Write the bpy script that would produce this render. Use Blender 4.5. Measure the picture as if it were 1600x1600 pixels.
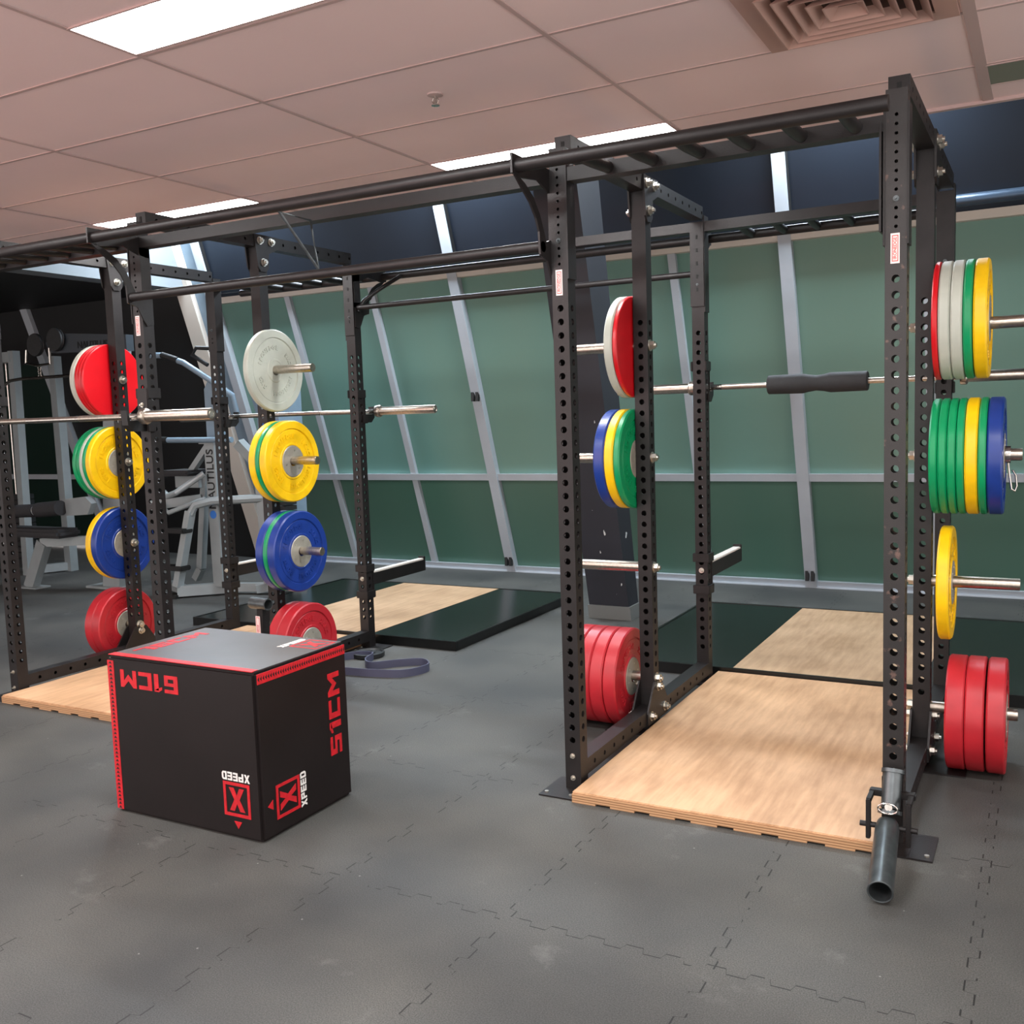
import bpy, math, random
from mathutils import Vector, Matrix
random.seed(7)
PI = math.pi
col = bpy.context.scene.collection
scene = bpy.context.scene
for o in list(bpy.data.objects): bpy.data.objects.remove(o)

# ------------------------------------------------------------------ camera, world, exposure
def make_camera():
    cam = bpy.data.cameras.new('camera'); o = bpy.data.objects.new('camera', cam); col.objects.link(o)
    yaw, pit, rol = .4997, .0989, -.033
    fwd = Vector((-math.sin(yaw)*math.cos(pit), math.cos(yaw)*math.cos(pit), -math.sin(pit)))
    r = Vector((math.cos(yaw), math.sin(yaw), 0)); u = r.cross(fwd)
    r2 = math.cos(rol)*r + math.sin(rol)*u; u2 = -math.sin(rol)*r + math.cos(rol)*u
    m = Matrix((r2, u2, -fwd)).transposed().to_4x4(); m.translation = Vector((1.6354, -3.3638, 1.4658))
    o.matrix_world = m
    cam.sensor_width = 36; cam.lens = 1542.7/1600*36; cam.clip_start = .05; cam.clip_end = 60
    scene.camera = o
make_camera()
# added red area light, out of view behind left, to redden the ceiling
l = bpy.data.lights.new('red_tint_light', 'AREA'); l.shape = 'RECTANGLE'; l.size = 1.6; l.size_y = .5; l.energy = 45; l.color = (1, .12, .1)
lo = bpy.data.objects.new('red_tint_light', l); col.objects.link(lo); lo.location = (-3.2, -4.4, 1.9); lo.rotation_euler = (math.radians(150), 0, math.radians(-15))
WORLD_E = 2.5
world = bpy.data.worlds.new('world'); scene.world = world; world.use_nodes = True
world.node_tree.nodes['Background'].inputs[0].default_value = (1, .93, .9, 1)   # added warm fill standing for an unseen hall, entering where walls are left out
world.node_tree.nodes['Background'].inputs[1].default_value = WORLD_E
scene.view_settings.view_transform = 'Standard'; scene.view_settings.look = 'None'
scene.view_settings.exposure = 0.0; scene.view_settings.gamma = 1; scene.view_settings.use_curve_mapping = False
LIGHT_E = 46.0      # radiance of the lit ceiling panels

# ------------------------------------------------------------------ materials
def srgb(r, g, b):
    f = lambda c: (c/255/12.92) if c/255 <= .04045 else ((c/255+.055)/1.055)**2.4
    return (f(r), f(g), f(b), 1)
def mat(name, c, rough=.5, metal=0, noise=0, nscale=30, bump=0, bscale=200, coat=0, emit=None, spec=.5):
    m = bpy.data.materials.new(name); m.use_nodes = True; nt = m.node_tree; b = nt.nodes['Principled BSDF']
    b.inputs['Base Color'].default_value = c; b.inputs['Roughness'].default_value = rough; b.inputs['Metallic'].default_value = metal
    b.inputs['Specular IOR Level'].default_value = spec
    if coat: b.inputs['Coat Weight'].default_value = coat; b.inputs['Coat Roughness'].default_value = .15
    if emit: b.inputs['Emission Color'].default_value = (1, 1, 1, 1); b.inputs['Emission Strength'].default_value = emit
    tc = nt.nodes.new('ShaderNodeTexCoord')
    if noise:
        n = nt.nodes.new('ShaderNodeTexNoise'); n.inputs['Scale'].default_value = nscale; n.inputs['Detail'].default_value = 5
        nt.links.new(tc.outputs['Object'], n.inputs['Vector'])
        r = nt.nodes.new('ShaderNodeValToRGB')
        r.color_ramp.elements[0].position = .3; r.color_ramp.elements[1].position = .72
        r.color_ramp.elements[0].color = tuple(x*(1-noise) for x in c[:3])+(1,)
        r.color_ramp.elements[1].color = tuple(min(1, x*(1+noise)) for x in c[:3])+(1,)
        nt.links.new(n.outputs['Fac'], r.inputs['Fac']); nt.links.new(r.outputs['Color'], b.inputs['Base Color'])
    if bump:
        n2 = nt.nodes.new('ShaderNodeTexNoise'); n2.inputs['Scale'].default_value = bscale
        nt.links.new(tc.outputs['Object'], n2.inputs['Vector'])
        bp = nt.nodes.new('ShaderNodeBump'); bp.inputs['Strength'].default_value = bump; bp.inputs['Distance'].default_value = .002
        nt.links.new(n2.outputs['Fac'], bp.inputs['Height']); nt.links.new(bp.outputs['Normal'], b.inputs['Normal'])
    return m
def mnode(nt, op, *ins):
    n = nt.nodes.new('ShaderNodeMath'); n.operation = op
    for i, v in enumerate(ins):
        if isinstance(v, (int, float)): n.inputs[i].default_value = v
        else: nt.links.new(v, n.inputs[i])
    return n.outputs[0]

M = {}
M['steel'] = mat('black_powder_steel', srgb(28, 25, 25), .45, .0, .25, 14, .25, 260, spec=.35)
M['chrome'] = mat('chrome', srgb(190, 185, 178), .22, 1, .12, 60)
M['zinc'] = mat('zinc_bolt', srgb(200, 196, 186), .35, 1)
M['brushed'] = mat('brushed_peg', srgb(185, 176, 165), .3, 1, .15, 80)
M['white'] = mat('white_plate', srgb(176, 180, 168), .45, 0, .05, 20)
M['red'] = mat('red_rubber', srgb(172, 32, 42), .38, 0, .12, 12)
M['redb'] = mat('bright_red_plastic', srgb(196, 14, 26), .33, 0, .04, 12)
M['yellow'] = mat('yellow_rubber', srgb(232, 186, 6), .4, 0, .1, 16)
M['green'] = mat('green_rubber', srgb(0, 138, 84), .35, 0, .08, 14)
M['blue'] = mat('blue_rubber', srgb(22, 52, 128), .33, 0, .1, 14)
M['hub'] = mat('steel_hub', srgb(158, 154, 142), .45, .35, .1, 30)
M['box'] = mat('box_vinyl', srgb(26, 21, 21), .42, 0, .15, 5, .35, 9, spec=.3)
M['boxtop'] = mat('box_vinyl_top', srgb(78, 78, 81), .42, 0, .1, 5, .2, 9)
M['boxred'] = mat('box_red_print', srgb(190, 22, 34), .5, 0, .2, 40)
M['boxwhite'] = mat('box_white_print', srgb(225, 222, 218), .5)
M['black'] = mat('matt_black', srgb(14, 14, 14), .55)
M['foam'] = mat('foam_pad', srgb(40, 40, 42), .75, 0, .1, 30, .4, 300)
M['frame'] = mat('grey_machine_frame', srgb(142, 149, 150), .4, .2, .06, 8)
M['blueframe'] = mat('blue_grey_shroud', srgb(120, 140, 155), .4, .1, .08, 8)
M['dkframe'] = mat('dark_grey_arm', srgb(58, 64, 70), .4, .2)
M['alu'] = mat('aluminium_mullion', srgb(172, 178, 184), .42, .1, .04, 6)
M['cream'] = mat('cream_trim', srgb(205, 196, 184), .5)
M['navy'] = mat('navy_panel', srgb(30, 36, 45), .33, .4, .08, 2)
M['blackwall'] = mat('black_wall', srgb(20, 20, 21), .55, 0, .1, 3)
M['column'] = mat('column_paint', srgb(36, 37, 44), .55, 0, .12, 4)
def chips(m):
    nt = m.node_tree; b = nt.nodes['Principled BSDF']; tc = nt.nodes.new('ShaderNodeTexCoord'); n = nt.nodes.new('ShaderNodeTexNoise'); n.inputs['Scale'].default_value = 13; n.inputs['Detail'].default_value = 3
    mp = nt.nodes.new('ShaderNodeMapping'); mp.inputs['Scale'].default_value = (2.2, 1, .7); nt.links.new(tc.outputs['Object'], mp.inputs['Vector']); nt.links.new(mp.outputs['Vector'], n.inputs['Vector'])
    sx = nt.nodes.new('ShaderNodeSeparateXYZ'); nt.links.new(tc.outputs['Object'], sx.inputs[0])
    f = mnode(nt, 'MULTIPLY', mnode(nt, 'GREATER_THAN', n.outputs['Fac'], .71), mnode(nt, 'LESS_THAN', sx.outputs[2], 1.6))
    mx = nt.nodes.new('ShaderNodeMixRGB'); old = b.inputs['Base Color'].links[0].from_socket
    nt.links.new(f, mx.inputs['Fac']); nt.links.new(old, mx.inputs['Color1']); mx.inputs['Color2'].default_value = srgb(190, 192, 190); nt.links.new(mx.outputs['Color'], b.inputs['Base Color'])
chips(M['column'])
M['skirt'] = mat('grey_skirting', srgb(110, 112, 110), .5)
M['whitewall'] = mat('white_bulkhead', srgb(118, 124, 128), .6)
M['redwall'] = mat('red_wall', srgb(175, 40, 44), .6)
M['darkwall'] = mat('charcoal_wall', srgb(60, 58, 58), .6)
M['lamp'] = mat('lamp_diffuser', (1, 1, 1, 1), .5, emit=LIGHT_E)
M['lampblue'] = mat('cool_lamp_diffuser', (1, 1, 1, 1), .5, emit=LIGHT_E*3.0); M['lampblue'].node_tree.nodes['Principled BSDF'].inputs['Emission Color'].default_value = (.78, .89, 1, 1)
M['lampoff'] = mat('unlit_diffuser', srgb(120, 122, 108), .5)
M['grid'] = mat('ceiling_grid', srgb(188, 164, 160), .5)
M['vent'] = mat('vent_enamel', srgb(186, 150, 138), .5)
M['ventdark'] = mat('vent_throat', srgb(70, 50, 46), .8)
M['band'] = mat('rubber_band', srgb(70, 72, 92), .5)
M['castiron'] = mat('cast_iron', srgb(36, 37, 38), .5, .2, .2, 60)
M['label_w'] = mat('label_white', srgb(228, 205, 200), .5)
M['label_r'] = mat('label_red', srgb(196, 70, 66), .5)
M['gunmetal'] = mat('gunmetal_tube', srgb(92, 98, 100), .36, .75, .25, 25)
M['worn'] = mat('worn_steel', srgb(120, 105, 92), .4, .6, .4, 40)
M['uhmw'] = mat('white_liner', srgb(215, 208, 200), .4)
M['hole'] = mat('hole_dark', srgb(8, 8, 8), .8)
M['dkrubber'] = mat('platform_rubber', srgb(22, 27, 26), .2, 0, .2, 20, .1, 60)
M['edgerubber'] = mat('platform_frame', srgb(16, 17, 17), .3, .2)
M['logo_blue'] = mat('logo_blue', srgb(50, 110, 190), .5)
M['pipe'] = mat('blind_tube', srgb(70, 84, 100), .3, .5)

def frosted(name, c, c2):
    m = mat(name, c, .35, 0); nt = m.node_tree; b = nt.nodes['Principled BSDF']
    tc = nt.nodes.new('ShaderNodeTexCoord'); n = nt.nodes.new('ShaderNodeTexNoise'); n.inputs['Scale'].default_value = .7
    mp = nt.nodes.new('ShaderNodeMapping'); mp.inputs['Scale'].default_value = (1, .3, .3)
    nt.links.new(tc.outputs['Object'], mp.inputs['Vector']); nt.links.new(mp.outputs['Vector'], n.inputs['Vector'])
    r = nt.nodes.new('ShaderNodeValToRGB'); r.color_ramp.elements[0].color = c; r.color_ramp.elements[1].color = c2
    r.color_ramp.elements[0].position = .35; r.color_ramp.elements[1].position = .65
    nt.links.new(n.outputs['Fac'], r.inputs['Fac']); nt.links.new(r.outputs['Color'], b.inputs['Base Color'])
    return m
M['glass_up'] = frosted('frosted_glass_teal', srgb(98, 140, 132), srgb(108, 137, 123))
M['glass_lo'] = frosted('frosted_glass_green', srgb(68, 106, 91), srgb(84, 112, 99))
M['glass_dark'] = mat('dark_glass', srgb(22, 40, 34), .35)

def worn_post():
    m = mat('worn_black_steel', srgb(30, 26, 25), .42, 0, .25, 14, .25, 260); nt = m.node_tree; b = nt.nodes['Principled BSDF']
    tc = nt.nodes.new('ShaderNodeTexCoord'); n = nt.nodes.new('ShaderNodeTexNoise'); n.inputs['Scale'].default_value = 22; n.inputs['Detail'].default_value = 6
    nt.links.new(tc.outputs['Object'], n.inputs['Vector'])
    r = nt.nodes.new('ShaderNodeValToRGB'); r.color_ramp.elements[0].position = .62; r.color_ramp.elements[1].position = .68
    r.color_ramp.elements[0].color = (0, 0, 0, 1); r.color_ramp.elements[1].color = (1, 1, 1, 1)
    nt.links.new(n.outputs['Fac'], r.inputs['Fac'])
    mx = nt.nodes.new('ShaderNodeMixRGB'); old = b.inputs['Base Color'].links[0].from_socket
    nt.links.new(r.outputs['Color'], mx.inputs['Fac']); nt.links.new(old, mx.inputs['Color1']); mx.inputs['Color2'].default_value = srgb(92, 70, 62)
    nt.links.new(mx.outputs['Color'], b.inputs['Base Color'])
    return m
M['wornpost'] = worn_post()

def plywood(name, base, edge=False):
    m = mat(name, base, .42); nt = m.node_tree; b = nt.nodes['Principled BSDF']
    tc = nt.nodes.new('ShaderNodeTexCoord'); mp = nt.nodes.new('ShaderNodeMapping')
    mp.inputs['Scale'].default_value = (1, 1, 1) if edge else (14, 1.6, 1)
    nt.links.new(tc.outputs['Object'], mp.inputs['Vector'])
    if edge:
        w = nt.nodes.new('ShaderNodeTexWave'); w.bands_direction = 'Z'; w.inputs['Scale'].default_value = 34; w.inputs['Distortion'].default_value = .25
        nt.links.new(mp.outputs['Vector'], w.inputs['Vector']); f = w.outputs['Fac']
    else:
        n = nt.nodes.new('ShaderNodeTexNoise'); n.inputs['Scale'].default_value = 2.2; n.inputs['Detail'].default_value = 8; n.inputs['Roughness'].default_value = .6
        nt.links.new(mp.outputs['Vector'], n.inputs['Vector'])
        n3 = nt.nodes.new('ShaderNodeTexNoise'); n3.inputs['Scale'].default_value = 3.0; n3.inputs['Detail'].default_value = 4
        nt.links.new(tc.outputs['Object'], n3.inputs['Vector'])
        f = mnode(nt, 'ADD', mnode(nt, 'MULTIPLY', n.outputs['Fac'], .5), mnode(nt, 'MULTIPLY', n3.outputs['Fac'], .5))
    r = nt.nodes.new('ShaderNodeValToRGB'); k = .55 if edge else .64
    r.color_ramp.elements[0].position = .38; r.color_ramp.elements[1].position = .62
    r.color_ramp.elements[0].color = (base[0]*k, base[1]*k*.93, base[2]*k*.85, 1); r.color_ramp.elements[1].color = base
    nt.links.new(f, r.inputs['Fac']); nt.links.new(r.outputs['Color'], b.inputs['Base Color'])
    return m
M['ply'] = plywood('plywood_top', srgb(206, 166, 128)); M['plyedge'] = plywood('plywood_edge', srgb(186, 146, 108), True)
M['platwood'] = plywood('platform_wood', srgb(188, 156, 124))

def floor_mat():
    m = mat('rubber_floor', srgb(78, 80, 80), .5, spec=.3); nt = m.node_tree; b = nt.nodes['Principled BSDF']
    tc = nt.nodes.new('ShaderNodeTexCoord'); sx = nt.nodes.new('ShaderNodeSeparateXYZ'); nt.links.new(tc.outputs['Object'], sx.inputs[0])
    X, Y = sx.outputs[0], sx.outputs[1]
    def seam(A, B, pitch, off):
        # puzzle-edge seam: square-ish zigzag of the line A = const along B
        zz = mnode(nt, 'MULTIPLY', mnode(nt, 'MINIMUM', mnode(nt, 'MAXIMUM', mnode(nt, 'MULTIPLY', mnode(nt, 'SINE', mnode(nt, 'MULTIPLY', B, 2*PI/.115)), 5.0), -1.0), 1.0), .013)
        d = mnode(nt, 'SUBTRACT', mnode(nt, 'ADD', A, zz), off)
        t = mnode(nt, 'SUBTRACT', mnode(nt, 'FRACT', mnode(nt, 'ADD', mnode(nt, 'DIVIDE', d, pitch), 100.5)), .5)
        return mnode(nt, 'LESS_THAN', mnode(nt, 'MULTIPLY', mnode(nt, 'ABSOLUTE', t), pitch), .0022)
    s = mnode(nt, 'MAXIMUM', seam(X, Y, .612, .262), seam(Y, X, .95, -.97))
    nz = nt.nodes.new('ShaderNodeTexNoise'); nz.inputs['Scale'].default_value = 9; nt.links.new(tc.outputs['Object'], nz.inputs['Vector'])
    s = mnode(nt, 'MULTIPLY', s, mnode(nt, 'GREATER_THAN', nz.outputs['Fac'], .46))
    n1 = nt.nodes.new('ShaderNodeTexNoise'); n1.inputs['Scale'].default_value = 1.3; n1.inputs['Detail'].default_value = 6; nt.links.new(tc.outputs['Object'], n1.inputs['Vector'])
    r1 = nt.nodes.new('ShaderNodeValToRGB'); r1.color_ramp.elements[0].position = .3; r1.color_ramp.elements[1].position = .75
    r1.color_ramp.elements[0].color = srgb(56, 57, 57); r1.color_ramp.elements[1].color = srgb(88, 87, 83)
    nt.links.new(n1.outputs['Fac'], r1.inputs['Fac'])
    n2 = nt.nodes.new('ShaderNodeTexNoise'); n2.inputs['Scale'].default_value = 260; n2.inputs['Detail'].default_value = 2; nt.links.new(tc.outputs['Object'], n2.inputs['Vector'])
    r2 = nt.nodes.new('ShaderNodeValToRGB'); r2.color_ramp.elements[0].position = .35; r2.color_ramp.elements[1].position = .7
    r2.color_ramp.elements[0].color = (.55, .55, .55, 1); r2.color_ramp.elements[1].color = (1.4, 1.4, 1.36, 1)
    nt.links.new(n2.outputs['Fac'], r2.inputs['Fac'])
    mx = nt.nodes.new('ShaderNodeMixRGB'); mx.blend_type = 'MULTIPLY'; mx.inputs['Fac'].default_value = .75
    nt.links.new(r1.outputs['Color'], mx.inputs['Color1']); nt.links.new(r2.outputs['Color'], mx.inputs['Color2'])
    # chalk smudges and pale flecks
    v = nt.nodes.new('ShaderNodeTexVoronoi'); v.inputs['Scale'].default_value = 7; nt.links.new(tc.outputs['Object'], v.inputs['Vector'])
    fl = mnode(nt, 'LESS_THAN', v.outputs['Distance'], .022)
    n4 = nt.nodes.new('ShaderNodeTexNoise'); n4.inputs['Scale'].default_value = 2.4; n4.inputs['Detail'].default_value = 8; n4.inputs['Roughness'].default_value = .7; nt.links.new(tc.outputs['Object'], n4.inputs['Vector'])
    r4 = nt.nodes.new('ShaderNodeValToRGB'); r4.color_ramp.elements[0].position = .6; r4.color_ramp.elements[1].position = .85
    nt.links.new(n4.outputs['Fac'], r4.inputs['Fac'])
    ch = mnode(nt, 'MAXIMUM', mnode(nt, 'MULTIPLY', fl, .55), mnode(nt, 'MULTIPLY', r4.outputs['Color'], .4))
    mc = nt.nodes.new('ShaderNodeMixRGB'); nt.links.new(ch, mc.inputs['Fac']); nt.links.new(mx.outputs['Color'], mc.inputs['Color1']); mc.inputs['Color2'].default_value = srgb(150, 150, 146)
    ms = nt.nodes.new('ShaderNodeMixRGB'); nt.links.new(mnode(nt, 'MULTIPLY', s, .9), ms.inputs['Fac']); nt.links.new(mc.outputs['Color'], ms.inputs['Color1']); ms.inputs['Color2'].default_value = srgb(18, 18, 18)
    nt.links.new(ms.outputs['Color'], b.inputs['Base Color'])
    bp = nt.nodes.new('ShaderNodeBump'); bp.inputs['Strength'].default_value = .3; bp.inputs['Distance'].default_value = .002
    nt.links.new(n2.outputs['Fac'], bp.inputs['Height']); nt.links.new(bp.outputs['Normal'], b.inputs['Normal'])
    rr = mnode(nt, 'ADD', mnode(nt, 'MULTIPLY', n1.outputs['Fac'], .25), .48); nt.links.new(rr, b.inputs['Roughness'])
    return m
M['floor'] = floor_mat()
M['ceil'] = mat('ceiling_tile', srgb(236, 212, 209), .75, 0, .03, 1.2, .15, 120)  # pink cast of reddish room light is put into the tile colour

# ------------------------------------------------------------------ mesh helpers
def frame_of(d):
    d = Vector(d).normalized(); a = Vector((0, 0, 1)) if abs(d.z) < .9 else Vector((1, 0, 0))
    u = d.cross(a).normalized(); v = d.cross(u).normalized(); return u, v
class MB:
    def __init__(s): s.v = []; s.f = []; s.m = []; s.sm = []; s.mats = []; s.cur = 0
    def mt(s, key):
        if key not in s.mats: s.mats.append(key)
        s.cur = s.mats.index(key); return s
    def add(s, vs, fs, smooth=False):
        b = len(s.v); s.v += [tuple(x) for x in vs]
        for f in fs: s.f.append(tuple(b+i for i in f)); s.m.append(s.cur); s.sm.append(smooth)
        return s
    def box(s, x0, x1, y0, y1, z0, z1, c=0):
        if c <= 0:
            vs = [(x, y, z) for x in (x0, x1) for y in (y0, y1) for z in (z0, z1)]
            return s.add(vs, [(0, 1, 3, 2), (4, 6, 7, 5), (0, 4, 5, 1), (2, 3, 7, 6), (0, 2, 6, 4), (1, 5, 7, 3)])
        # chamfered box: corners cut on every edge
        import bmesh
        bm = bmesh.new(); bmesh.ops.create_cube(bm, size=1)
        for v in bm.verts: v.co = Vector(((x0+x1)/2+v.co.x*(x1-x0), (y0+y1)/2+v.co.y*(y1-y0), (z0+z1)/2+v.co.z*(z1-z0)))
        bmesh.ops.bevel(bm, geom=list(bm.edges), offset=c, segments=2, affect='EDGES')
        bm.verts.index_update(); s.add([v.co for v in bm.verts], [[v.index for v in f.verts] for f in bm.faces]); bm.free(); return s
    def prism(s, poly, axis, a0, a1):
        # poly in the two remaining axes (in order x,y,z without axis)
        def P(p, a):
            return (a, p[0], p[1]) if axis == 'x' else ((p[0], a, p[1]) if axis == 'y' else (p[0], p[1], a))
        n = len(poly); vs = [P(p, a0) for p in poly]+[P(p, a1) for p in poly]
        fs = [tuple(range(n))[::-1], tuple(range(n, 2*n))]+[(i, (i+1) % n, n+(i+1) % n, n+i) for i in range(n)]
        return s.add(vs, fs)
    def cyl(s, p0, p1, r, n=24, r1=None, caps=True):
        p0 = Vector(p0); p1 = Vector(p1); u, v = frame_of(p1-p0); r1 = r if r1 is None else r1
        vs = [p0+(u*math.cos(t)+v*math.sin(t))*r for t in [2*PI*i/n for i in range(n)]]+[p1+(u*math.cos(t)+v*math.sin(t))*r1 for t in [2*PI*i/n for i in range(n)]]
        s.add(vs, [(i, (i+1) % n, n+(i+1) % n, n+i) for i in range(n)], True)
        if caps:
            s.add(vs[:n], [tuple(range(n))[::-1]]); s.add(vs[n:], [tuple(range(n))])
        return s
    def lathe(s, c, axis, prof, n=48):
        # prof: list of (along, radius)
        c = Vector(c); d = Vector(axis).normalized(); u, v = frame_of(d); k = len(prof); vs = []
        for a, r in prof:
            for i in range(n):
                t = 2*PI*i/n; vs.append(c+d*a+(u*math.cos(t)+v*math.sin(t))*r)
        fs = []
        for j in range(k-1):
            for i in range(n): fs.append((j*n+i, j*n+(i+1) % n, (j+1)*n+(i+1) % n, (j+1)*n+i))
        return s.add(vs, fs, True)
    def tube(s, pts, r, n=12, closed=False, caps=True):
        pts = [Vector(p) for p in pts]; N = len(pts); rings = []; u = None
        for i, p in enumerate(pts):
            a = pts[(i-1) % N] if (closed or i > 0) else p; b = pts[(i+1) % N] if (closed or i < N-1) else p
            d = (b-a).normalized()
            if u is None: u, _ = frame_of(d)
            u = (u-d*u.dot(d)).normalized(); v = d.cross(u); rings.append([p+(u*math.cos(2*PI*k/n)+v*math.sin(2*PI*k/n))*r for k in range(n)])
        vs = [q for R in rings for q in R]; fs = []
        for i in range(N if closed else N-1):
            j = (i+1) % N
            for k in range(n): fs.append((i*n+k, i*n+(k+1) % n, j*n+(k+1) % n, j*n+k))
        s.add(vs, fs, True)
        if caps and not closed: s.add(rings[0], [tuple(range(n))[::-1]]); s.add(rings[-1], [tuple(range(n))])
        return s
    def bar(s, p0, p1, w, h, up=(0, 0, 1)):
        # square tube between two points
        p0 = Vector(p0); p1 = Vector(p1); d = (p1-p0).normalized(); u = d.cross(Vector(up)).normalized(); v = u.cross(d)
        vs = [p+u*a*w/2+v*b*h/2 for p in (p0, p1) for a, b in ((-1, -1), (1, -1), (1, 1), (-1, 1))]
        return s.add(vs, [(0, 1, 2, 3), (7, 6, 5, 4), (0, 4, 5, 1), (1, 5, 6, 2), (2, 6, 7, 3), (3, 7, 4, 0)])
    def hexbolt(s, p, d, r=.017, t=.014):
        p = Vector(p); d = Vector(d).normalized()
        s.cyl(p, p+d*.003, r*1.3, 20); s.cyl(p+d*.003, p+d*(.003+t), r, 6); s.cyl(p+d*(.003+t), p+d*(.012+t), r*.5, 12)
        return s
    def build(s, name, parent=None):
        me = bpy.data.meshes.new(name); me.from_pydata(s.v, [], s.f)
        for k in s.mats: me.materials.append(M[k])
        me.polygons.foreach_set('material_index', s.m); me.polygons.foreach_set('use_smooth', s.sm); me.update()
        if any(s.sm): me.set_sharp_from_angle(angle=math.radians(32))
        o = bpy.data.objects.new(name, me); col.objects.link(o)
        if parent is not None:
            o.parent = parent
            if parent.type == 'EMPTY' and parent.parent is None:
                L = parent.location; o.location = (-L.x, -L.y, -L.z) if parent.get('_world') else (0, 0, 0)
        return o
def mb(key): return MB().mt(key)
def tag(o, label, cat, group=None):
    o['label'] = label; o['category'] = cat
    if group: o['group'] = group
    return o
def struct(o): o['kind'] = 'structure'; return o
def thing(name, label, cat, loc=(0, 0, 0), group=None):
    # parts are written in world coordinates; build() shifts them by the empty's place
    o = bpy.data.objects.new(name, None); col.objects.link(o); o.location = loc; o.empty_display_size = .1; o['_world'] = 1
    return tag(o, label, cat, group)

# text -> mesh (glyph outlines extruded), placed with a 4x4 matrix
_tc = {}
def glyphs(txt, size, bold, ext):
    k = (txt, size, bold, ext)
    if k not in _tc:
        cu = bpy.data.curves.new('t', 'FONT'); cu.body = txt; cu.size = size; cu.offset = bold; cu.extrude = ext; cu.align_x = 'CENTER'; cu.align_y = 'CENTER'; cu.resolution_u = 3
        ob = bpy.data.objects.new('t', cu); col.objects.link(ob); dg = bpy.context.evaluated_depsgraph_get(); dg.update()
        me = bpy.data.meshes.new_from_object(ob.evaluated_get(dg))
        _tc[k] = ([v.co.copy() for v in me.vertices], [tuple(p.vertices) for p in me.polygons])
        bpy.data.objects.remove(ob); bpy.data.curves.remove(cu); bpy.data.meshes.remove(me)
    return _tc[k]
def put_text(m, txt, size, mat4, bold=0, ext=.001, sx=1):
    vs, fs = glyphs(txt, size, bold, ext); m.add([mat4 @ Vector((v.x*sx, v.y, v.z)) for v in vs], fs); return m
def basis(o, x, y):
    x = Vector(x).normalized(); y = Vector(y).normalized(); z = x.cross(y)
    mm = Matrix((x, y, z)).transposed().to_4x4(); mm.translation = Vector(o); return mm

# ------------------------------------------------------------------ rig dimensions
W, D, Dm, G, p = 1.169, 1.6425, .815, 2.234, .065
XL = -G-W            # left cage, outer left post
H = 2.68             # suspended ceiling
YE = 1.28            # where it stops; an open strip runs from here to the window wall
HS = 3.62            # slab above that strip
LEAN, YW = .33, 4.66 # window wall
def wy(z): return YW-LEAN*z
ZT = 2.44

# ------------------------------------------------------------------ room shell
RX0, RX1, RY0 = -12.5, 5.2, -5.2
struct(mb('floor').box(RX0, RX1, RY0, YW+.4, -.06, 0).build('floor'))
struct(mb('ceil').box(RX0, RX1, RY0, YE, H, H+.03).build('ceiling'))
struct(mb('darkwall').box(RX0, RX1, YE-.02, YW, HS, HS+.05).build('ceiling_slab'))
struct(mb('darkwall').box(RX0, RX1, YE-.04, YE, H+.03, HS).build('wall_bulkhead_inner'))
struct(mb('darkwall').box(RX1, RX1+.1, 1.5, YW+.4, 0, HS).build('wall_right'))
struct(mb('darkwall').box(RX0-.1, RX0, RY0, YW+.4, 0, H).build('wall_left'))

# ceiling grid: long lines every .857 in Y, cross lines every 1.8 in X
g = mb('grid'); gy = [.202+.5735*k for k in range(-8, 2)]; gx = [.186+1.205*k for k in range(-10, 5)]
for y in gy: g.box(RX0, RX1, y-.0075, y+.0075, H-.003, H+.01)
for x in gx: g.box(x-.0085, x+.0085, RY0, YE, H-.004, H+.01)
g.box(1.391-.02, 1.391+.02, RY0, YE, H-.005, H+.01)
struct(g.build('trim_1'))
g = mb('grid').box(RX0, RX1, YE-.025, YE+.004, H-.014, H+.03); struct(g.build('trim_2'))

# leaning window wall -------------------------------------------------
def lean_slab(m, x0, x1, z0, z1, off0, off1):
    # slab lying in the leaning wall, off = distance towards the room (+) or outside (-) in Y
    vs = []
    for x in (x0, x1):
        for off in (off0, off1):
            for z in (z0, z1): vs.append((x, wy(z)-off, z))
    return m.add(vs, [(0, 1, 3, 2), (4, 6, 7, 5), (0, 4, 5, 1), (2, 3, 7, 6), (0, 2, 6, 4), (1, 5, 7, 3)])
MAJ = [-5.48, -2.755, -.02, 2.71]
MIN = [-4.57, -3.62, -1.83, -.86, .9, 1.8, 3.6, 4.5]
allx = sorted(MAJ+MIN+[5.2]); wn = 1
for a, b in zip(allx[:-1], allx[1:]):
    o = mb('glass_up'); lean_slab(o, a, b, .90, 2.64, -.06, -.04)
    o.mt('glass_lo'); lean_slab(o, a, b, .04, .90, -.06, -.04); struct(o.build('window_%d' % wn)); wn += 1
tn = 3
def tr(m):
    global tn
    o = struct(m.build('trim_%d' % tn)); tn += 1; return o
for x in MAJ:
    m = mb('alu'); lean_slab(m, x-.045, x+.045, 0, HS, -.06, .03); tr(m)
    m = mb('black'); lean_slab(m, x-.055, x-.046, 2.72, HS, -.05, .01); lean_slab(m, x+.046, x+.055, 2.72, HS, -.05, .01); tr(m)
for x in MIN:
    m = mb('alu'); lean_slab(m, x-.03, x+.03, .0, 2.66, -.06, 0); tr(m)
m = mb('alu'); lean_slab(m, -5.5, 5.2, .875, .935, -.06, .01); tr(m)          # mid rail
m = mb('alu'); lean_slab(m, -5.5, 5.2, .0, .055, -.06, .01); tr(m)            # sill rail
m = mb('alu'); m.box(-5.5, 5.2, YW-.03, YW+.02, 0, .012); tr(m)
m = mb('cream'); lean_slab(m, -5.5, 5.2, 2.61, 2.665, -.06, .02); tr(m)       # head trim
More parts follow.
